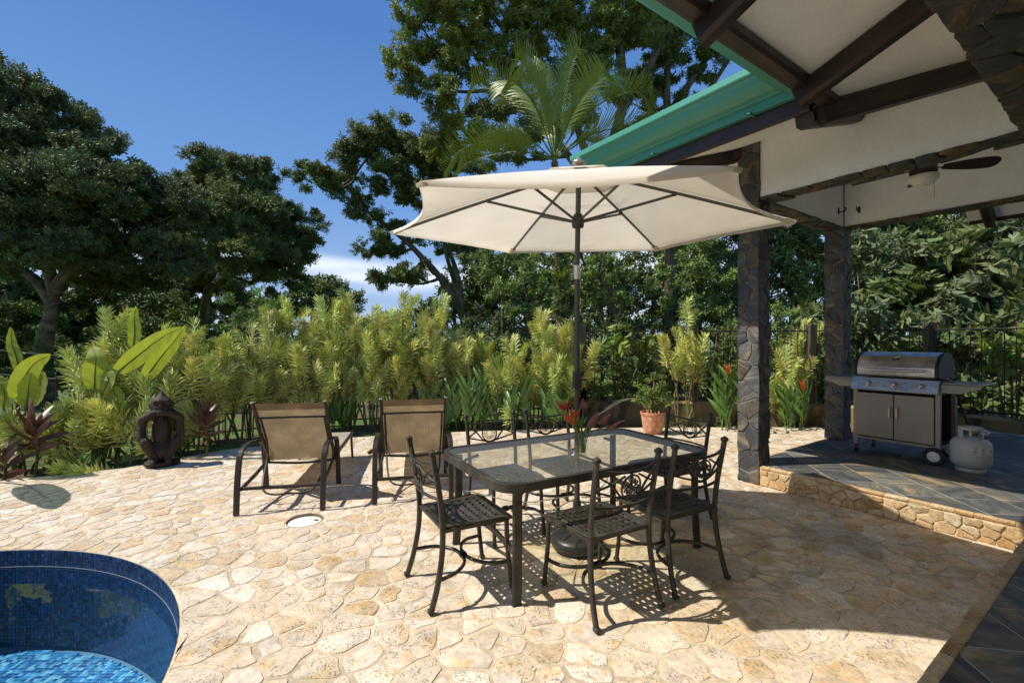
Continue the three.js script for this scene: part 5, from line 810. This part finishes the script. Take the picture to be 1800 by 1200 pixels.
dracaena((1200 - 900) * 8.3 / 800, 8.3, 2.22, { n: 6, spread: 0.42, seed: 64, label: 'tall bare-stemmed variegated dracaena in front of the garden wall', low: 0.85 }); dracaena((1378 - 900) * 8.2 / 800, 8.2, 1.45, { n: 5, spread: 0.3, seed: 65, label: 'variegated dracaena between the two stone columns', low: 0.3 }); dracaena((1412 - 900) * 8.6 / 800, 8.6, 1.95, { n: 3, spread: 0.2, seed: 66, label: 'slim variegated dracaena against the second stone column', low: 0.5 });
// --- heliconias with big paddle leaves ---
function paddle(pts, w, mat, parent, o = {}) {
  const cv = new THREE.CatmullRomCurve3(pts), n = 18, m = 8, pos = [], idx = [], uv = [], nrm = o.face ?? V(0.2, 0.4, 1);
  for (let i = 0; i <= n; i++) { const t = i / n, p = cv.getPointAt(t), tg = cv.getTangentAt(t), s = V().crossVectors(tg, nrm).normalize(), up = V().crossVectors(s, tg), hw = w / 2 * Math.pow(Math.sin(Math.PI * Math.pow(0.06 + 0.93 * t, 0.75)), 0.6); for (let j = 0; j <= m; j++) { const k = j / m * 2 - 1, q = p.clone().addScaledVector(s, k * hw).addScaledVector(up, Math.abs(k) * hw * (o.fold ?? 0.12) + Math.sin(t * 30 + k * 3) * 0.006 * Math.abs(k)); pos.push(q.x, q.y, q.z); uv.push(k, t * 3); } }
  for (let i = 0; i < n; i++) for (let j = 0; j < m; j++) { const a = i * (m + 1) + j; idx.push(a, a + 1, a + m + 1, a + 1, a + m + 2, a + m + 1); }
  const l = part('leaf', meshFrom(pos, idx, uv), mat, parent); part('midrib', tube(cv.getPoints(10), 0.008, 12, 5, (t) => 1.2 - t), M.greenStem, l); return l;
}
function heliconia(label, base, d, leaves, group) {
  const b = C(base[0], base[1], d), g = thing('heliconia_plant', label, 'plant', [b.x, -0.05, -d], 0, group), L = (p) => p.sub(g.position);
  for (const [P, w, dark, face] of leaves) { const pts = P.map(([x, y, k = 0]) => L(C(x, y, d + k))); paddle(pts, w, M.bigLeaf, g, { face }); part('stalk', tube([V((pts[0].x) * 0.15, 0, (pts[0].z) * 0.15), V(pts[0].x * 0.5, pts[0].y * 0.6, pts[0].z * 0.5), pts[0]], 0.016, 12, 6, (t) => 1.4 - 0.6 * t), M.greenStem, g); }
}
heliconia('heliconia with large glowing paddle leaves beside the statue', [165, 790], 5.7, [[[[207, 652], [245, 622], [285, 592], [318, 575]], 0.23, 0, V(0.5, -0.35, 0.85)], [[[252, 668, 0.2], [280, 630, 0.2], [305, 600, 0.2], [326, 572, 0.2]], 0.2, 0, V(0.5, -0.35, 0.85)], [[[165, 684], [166, 655], [168, 630], [162, 608, 0.1]], 0.23, 0, V(0.6, -0.1, 0.8)], [[[233, 610, 0.3], [236, 585, 0.3], [235, 560, 0.3], [239, 538, 0.3]], 0.14, 0, V(0.6, 0, 0.9)], [[[196, 680], [205, 700], [208, 715], [206, 728]], 0.18, 0, V(0.2, 0.3, 1)], [[[180, 690], [190, 670], [188, 660], [176, 676]], 0.2, 0, V(0, 0.6, 1)], [[[175, 720, -0.1], [186, 732, -0.1], [192, 742, -0.1], [196, 750, -0.1]], 0.16, 1, V(0, 0.6, 1)]]);
heliconia('heliconia with paddle leaves at the edge of the paving before the forked tree', [30, 790], 5.45, [[[[28, 700], [40, 668], [58, 640], [88, 622]], 0.23, 0, V(0.5, -0.35, 0.85)], [[[32, 650, 0.2], [27, 625, 0.2], [20, 605, 0.2], [18, 575, 0.2]], 0.12, 0, V(0.6, 0.2, 1)], [[[55, 710, 0.1], [66, 685, 0.1], [72, 665, 0.1], [68, 650, 0.1]], 0.24, 1, V(0, 0.2, 1)], [[[5, 715], [8, 695], [2, 678], [-12, 660]], 0.24, 1, V(0.2, 0.3, 1)], [[[45, 712], [48, 694], [50, 676], [54, 655]], 0.22, 0, V(0.6, -0.1, 0.8)], [[[-8, 720], [-22, 700], [-40, 680], [-60, 660]], 0.26, 0, V(0.3, 0.4, 1)]]);
heliconia('heliconia just beyond the paving edge left of the pool', [-90, 790], 4.95, [[[[-90, 690], [-120, 640], [-150, 600], [-170, 580]], 0.34, 0, V(0.2, 0.9, 0.3)], [[[-80, 680], [-60, 640], [-50, 600], [-45, 580]], 0.3, 0, V(-0.3, 0.9, 0.3)], [[[-95, 690, -0.3], [-110, 660, -0.6], [-120, 640, -0.8], [-130, 640, -1]], 0.32, 1, V(0, 1, 0.2)]]);
// --- cordylines, gingers, flowers ---
function rosette(name, label, cat, x, d, y, n, L, w, mat, o = {}) {
  const R = rng(Math.round(x * 97 + d * 31)), g = thing(name, label, cat, [x, -0.05, -d], 0, o.group); part('stem', tube([V(0, 0, 0), V(0.02, y * 0.5, 0), V(0, y, 0)], 0.014, 6, 6), M.stem, g);
  for (let i = 0; i < n; i++) { const t = i / n, a = i * 2.4 + R() * 0.4; part('leaf', place(leaf(L * (0.75 + 0.4 * R()), w, { n: 5, droop: 0.75 - 0.5 * t, fold: 0.3 }), V(0, y - 0.3 + 0.3 * t, 0), V(Math.cos(a), mix(0.1, 1.6, t) + (R() - 0.5) * 0.3, Math.sin(a)), 0), mat, g); }
  return g;
}
rosette('cordyline', 'burgundy cordyline rosette in the hedge beside the statue', 'plant', C(362, 700, 5.95).x, 5.95, 0.62, 18, 0.30, 0.055, M.cordyline); rosette('cordyline', 'burgundy cordyline under the paddle leaves at the paving edge', 'plant', C(62, 730, 5.2).x, 5.2, 0.62, 18, 0.34, 0.07, M.cordyline); rosette('cordyline', 'dark red cordyline low at the paving edge left of the pool', 'plant', C(6, 780, 5.0).x, 5.0, 0.36, 16, 0.32, 0.06, M.cordyline); rosette('cordyline', 'small scarlet-leaved cordyline between paddle-leaf stalks', 'plant', C(172, 730, 5.8).x, 5.8, 0.5, 12, 0.26, 0.045, M.redFlower);
function ginger(label, x, d, h, n, group, flower) {
  const R = rng(Math.round(x * 131 + d * 17)), g = thing('ginger_plant', label, 'plant', [x, -0.05, -d], 0, group);
  for (let s = 0; s < n; s++) { const a = R() * 6.28, r = 0.22 * Math.sqrt(R()), b = V(Math.cos(a) * r, 0, Math.sin(a) * r), H = h * (0.7 + 0.35 * R()), top = b.clone().add(V((R() - 0.5) * 0.3, H * 0.8, (R() - 0.5) * 0.3)), c = new THREE.CatmullRomCurve3([b, b.clone().lerp(top, 0.5), top]), list = []; const st = part('stem', tube([b, b.clone().lerp(top, 0.5), top], 0.009, 8, 5), M.greenStem, g);
    for (let i = 0; i < 7; i++) { const t = 0.3 + 0.7 * i / 6, q = a + (i % 2) * 3.1 + R() * 0.5; list.push(place(leaf(0.36 * (0.8 + 0.4 * R()), 0.06, { n: 5, droop: 0.35 + 0.3 * R(), fold: 0.3 }), c.getPointAt(t), V(Math.cos(q) * 0.55, 1, Math.sin(q) * 0.55), 0)); }
    part('blades', mergeGeometries(list), M.blade, st);
    if (flower && s === 0) part('flower', mergeGeometries(Array.from({ length: 6 }, (_, i) => place(leaf(0.14, 0.035, { droop: 0.1 }), top.clone().add(V(0, 0.04 + i * 0.02, 0)), V(Math.cos(i * 2.4) * 0.5, 1, Math.sin(i * 2.4) * 0.5), 0))), M.orangeFlower, st); }
}
const gg = 'ginger plants along the garden side of the patio'; [[822, 7.75, 0.95], [845, 7.8, 1.1], [872, 7.85, 0.9], [905, 7.9, 0.75], [985, 7.95, 0.65]].forEach(([px, d, h]) => ginger('upright dark green ginger clump behind the dining table', C(px, 600, d).x, d, h, 7, gg));
ginger('yellow-green heliconia with orange flowers beside the first stone column', C(1293, 600, 7.6).x, 7.6, 1.15, 7, null, true); ginger('bright green ginger clump with orange flowers between the stone columns', C(1390, 600, 7.7).x, 7.7, 0.8, 8, null, true); ginger('leafy ginger clump at the foot of the hedge behind the loungers', C(600, 600, 7.9).x, 7.9, 0.6, 7); ginger('grassy ginger clump at the foot of the hedge beside the table', C(770, 600, 7.9).x, 7.9, 0.6, 7);
// --- shrubs, creepers and big-leaved plants along the fence ---
function bush(name, label, d, clusters, o = {}) { const R = rng(treeSeed++), [x0, y0] = clusters[0], b = C(x0, 600, d), g = thing(name, label, o.cat ?? 'shrub', [b.x, -0.06, b.z], 0, o.group); const cl = clusters.map(([x, y, r, k = 0, dens = 1]) => [C(x, y, d + k).sub(g.position), r * d / 800, dens]);
  for (const [c] of cl) part('stem', tube([V(c.x * 0.25, 0, c.z * 0.25), V(c.x * 0.6, c.y * 0.5, c.z * 0.6), c], 0.018, 8, 5, (t) => 1.3 - 0.8 * t), M.stem, g);
  const pts = crownPoints(R, cl, o.per ?? 260, o.size ?? 0.6, o.col ?? greens.mid, o.flatten ?? 0.8), h = pts.length >> 1, lf = o.leafs ?? SPR.small; scatter('foliage', lf[0], pts.slice(0, h), M.leaf, g); scatter('foliage', lf[1], pts.slice(h), M.leaf, g); return g; }
bush('creeper', 'tangle of green creeper over the iron fence behind the flower pot', 8.9, [[1080, 640, 32], [1110, 680, 34], [1060, 690, 30], [1150, 650, 30], [1095, 720, 26], [1040, 660, 26], [1130, 615, 22], [1160, 700, 30]], { per: 420, size: 0.5, col: greens.light, leafs: SPR.fine, cat: 'creeper' });
bush('papaya_sapling', 'sapling with broad fingered leaves above the creeper', 8.8, [[1095, 590, 24], [1070, 605, 16], [1130, 605, 16]], { per: 130, size: 0.75, col: greens.light, leafs: SPR.palm });
bush('creeper', 'creeper on the fence between the parasol and the first column', 9.0, [[1250, 640, 36], [1290, 600, 36], [1285, 680, 36], [1230, 690, 28], [1260, 590, 30]], { per: 330, size: 0.55, col: greens.mid, leafs: SPR.small, cat: 'creeper' });
bush('creeper', 'sunlit creeper on the fence between the two stone columns', 9.0, [[1375, 560, 30], [1410, 600, 34], [1390, 650, 34], [1430, 640, 30], [1370, 610, 26], [1420, 690, 26]], { per: 360, size: 0.55, col: greens.light, leafs: SPR.fine, cat: 'creeper' });
const bl = 'broad-leaved shrubs behind the iron fence'; [[1520, 560, 9.2], [1580, 500, 9.8], [1640, 590, 8.8], [1700, 520, 9.0], [1560, 640, 8.8], [1720, 420, 9.6], [1540, 440, 10.2], [1640, 440, 10.0], [1790, 560, 8.2], [1800, 440, 8.8], [1500, 650, 9.0]].forEach(([x, y, d], i) => bush('broadleaf_shrub', 'wild shrub of long drooping leaves behind the fence near the grill', d, [[x, y, 40], [x - 34, y + 24, 32], [x + 36, y + 14, 34], [x + 4, y + 48, 34]], { per: 150, size: 0.95, col: [greens.pale, greens.mid, greens.dark][i % 3], leafs: i % 2 ? SPR.palm : SPR.long, group: bl }));
[[1490, 700, 9.3], [1560, 690, 9.6], [1630, 690, 9.4], [1700, 690, 8.8], [1760, 680, 8.4], [1820, 690, 8.0], [1600, 640, 10.5], [1680, 630, 10], [1290, 660, 10.2], [1220, 650, 10.4], [1150, 640, 10.6], [1380, 640, 10.2], [1440, 560, 10.4]].forEach(([x, y, d], i) => bush('understory_bush', 'dark low bush filling the ground behind the iron fence', d, [[x, y, 44], [x - 40, y + 12, 36], [x + 40, y + 6, 36]], { per: 150, size: 0.8, col: greens.mid, leafs: SPR.long, group: 'low bushes behind the iron fence' }));
[[640, 600, 13], [700, 615, 12.5], [760, 605, 13], [820, 600, 12.5], [880, 610, 12], [930, 600, 12.5], [985, 610, 12], [1045, 600, 12], [1090, 570, 13], [860, 570, 14.5], [1010, 560, 14.5], [560, 610, 14], [740, 660, 11], [850, 670, 11], [960, 665, 11], [1030, 660, 11]].forEach(([x, y, d], i) => bush('understory_bush', 'dark bush in the shade beyond the hedge and parasol pole', d, [[x, y, 34], [x - 30, y + 14, 28], [x + 30, y + 10, 28], [x + 4, y + 36, 28]], { per: 120, size: 0.85, col: greens.dark, leafs: SPR.small, group: 'shaded bushes beyond the hedge' }));
bush('overhanging_branch', 'leafy branch reaching through the fence bars beside the grill', 6.9, [[1780, 620, 22], [1750, 630, 18], [1800, 600, 20]], { per: 260, size: 0.6, col: greens.light, leafs: SPR.big });
bush('potted_shrub', 'leafy shrub growing in the ringed terracotta pot', POTP.d, [[1147, 700, 20], [1138, 680, 16], [1160, 690, 18], [1150, 665, 12], [1130, 705, 14], [1165, 708, 14]], { per: 700, size: 0.38, col: greens.light, leafs: SPR.fine });
bush('ground_cover', 'low leafy ground cover at the foot of the garden wall', 8.1, [[1270, 745, 14], [1230, 748, 12], [1310, 745, 14], [1190, 750, 10]], { per: 500, size: 0.4, col: greens.mid, leafs: SPR.fine });
// --- iron fence on a low garden wall ---
const fenceLine = [[1.35, 8.75], [5.5, 8.35], [6.75, 7.35], [8.6, 4.9]];
function fence(line, label, wl, o = {}) {
  const g = thing('iron_fence', label, 'fence'), { y0 = 0.38, y1 = 1.75, step = 0.118 } = o; const bg = cyl(0.007, 0.007, y1 - y0 + 0.05, 6);
  for (let i = 0; i < line.length - 1; i++) { const [ax, ad] = line[i], [bx, bd] = line[i + 1], L = Math.hypot(bx - ax, bd - ad), n = Math.floor(L / step);
    for (let k = 1; k < n; k++) { const t = k / n; const b = part('bar', bg, k % 4 ? M.iron : M.rustIron, g); b.position.set(mix(ax, bx, t), (y0 + y1) / 2 + 0.03, -mix(ad, bd, t)); }
    for (const y of [y0 + 0.06, y1 - 0.06]) part('rail', bar([[ax, y, -ad], [bx, y, -bd]], 0.02, 0.025), M.iron, g);
    for (const [x, d, last] of [[ax, ad], ...(L > 2.5 ? [[(ax + bx) / 2, (ad + bd) / 2]] : []), ...(i === line.length - 2 ? [[bx, bd]] : [])]) { const p = part('post', rbox(0.13, y1 + 0.06, 0.13, 0.008, 0, (y1 + 0.06) / 2, 0), o.postMat ?? M.gardenPost, g); p.position.set(x, 0, -d); } }
  if (!wl) return; const w = thing('garden_wall', wl, 'wall'); for (let i = 0; i < line.length - 1; i++) { const [ax, ad] = line[i], [bx, bd] = line[i + 1]; part('wall_run', boxUV(bar([[ax, 0.15, -ad], [bx, 0.15, -bd]], 0.18, 0.46), 0.8), M.gardenWall, w); }
}
M.gardenPost = std({ color: lin(0.16, 0.16, 0.155), map: wallTex, roughness: 0.9 });
fence(fenceLine, 'black iron bar fence on the low wall behind the grill', 'low weathered wall under the iron fence', {});
fence([[-7.2, 5.3], [-5.2, 6.7], [-3.4, 8.3], [-0.6, 9.0], [1.35, 8.75]], 'iron bar fence hidden behind the dracaena hedge', null, { y0: 0.0, y1: 1.05, step: 0.13 });
{ const g = thing('wall_ramp', 'curved end of the garden wall sweeping up behind the flower pot', 'wall'); const s = new THREE.Shape(); s.moveTo(0, 0); s.lineTo(0, 0.16); s.bezierCurveTo(0.25, 0.2, 0.45, 0.5, 0.85, 0.52); s.lineTo(1.1, 0.5); s.lineTo(1.1, 0); part('wall_run', boxUV(new THREE.ExtrudeGeometry(s, { depth: 0.14, bevelEnabled: true, bevelSize: 0.01, bevelThickness: 0.01, bevelSegments: 1 }), 0.8), M.gardenPost, g); g.position.set(1.32, -0.05, -8.15); g.rotation.y = 0.12; }
for (const [a, b, txt] of [[[-9, 1.45, -7.2], [-4.6, 1.12, -7.6], 'thin upper wire strung past the heliconias'], [[-9, 1.05, -7.2], [-4.6, 0.8, -7.6], 'thin lower wire strung past the heliconias']]) { const m = part('fence_wire', tube([a, [mix(a[0], b[0], 0.5), mix(a[1], b[1], 0.5) - 0.06, mix(a[2], b[2], 0.5)], b], 0.003, 16, 5), M.wire, scene); m.name = numbered('fence_wire'); tag(m, txt, 'wire'); }
{ const g = thing('dry_leaf', 'curled brown dead leaf lying on the paving between the loungers', 'leaf', [C(645, 800, 6).x, 0.02, -6.0]); part('blade', place(leaf(0.14, 0.07, { n: 4, droop: 0.9, fold: 0.6 }), V(0, 0.02, 0), V(1, 0.2, 0.3), 0.5), std({ color: lin(0.2, 0.1, 0.05), roughness: 0.9, side: THREE.DoubleSide }), g); }
scene.traverse((o) => { if (o.isMesh) { o.castShadow = true; o.receiveShadow = true; } });
renderer.render(scene, camera);
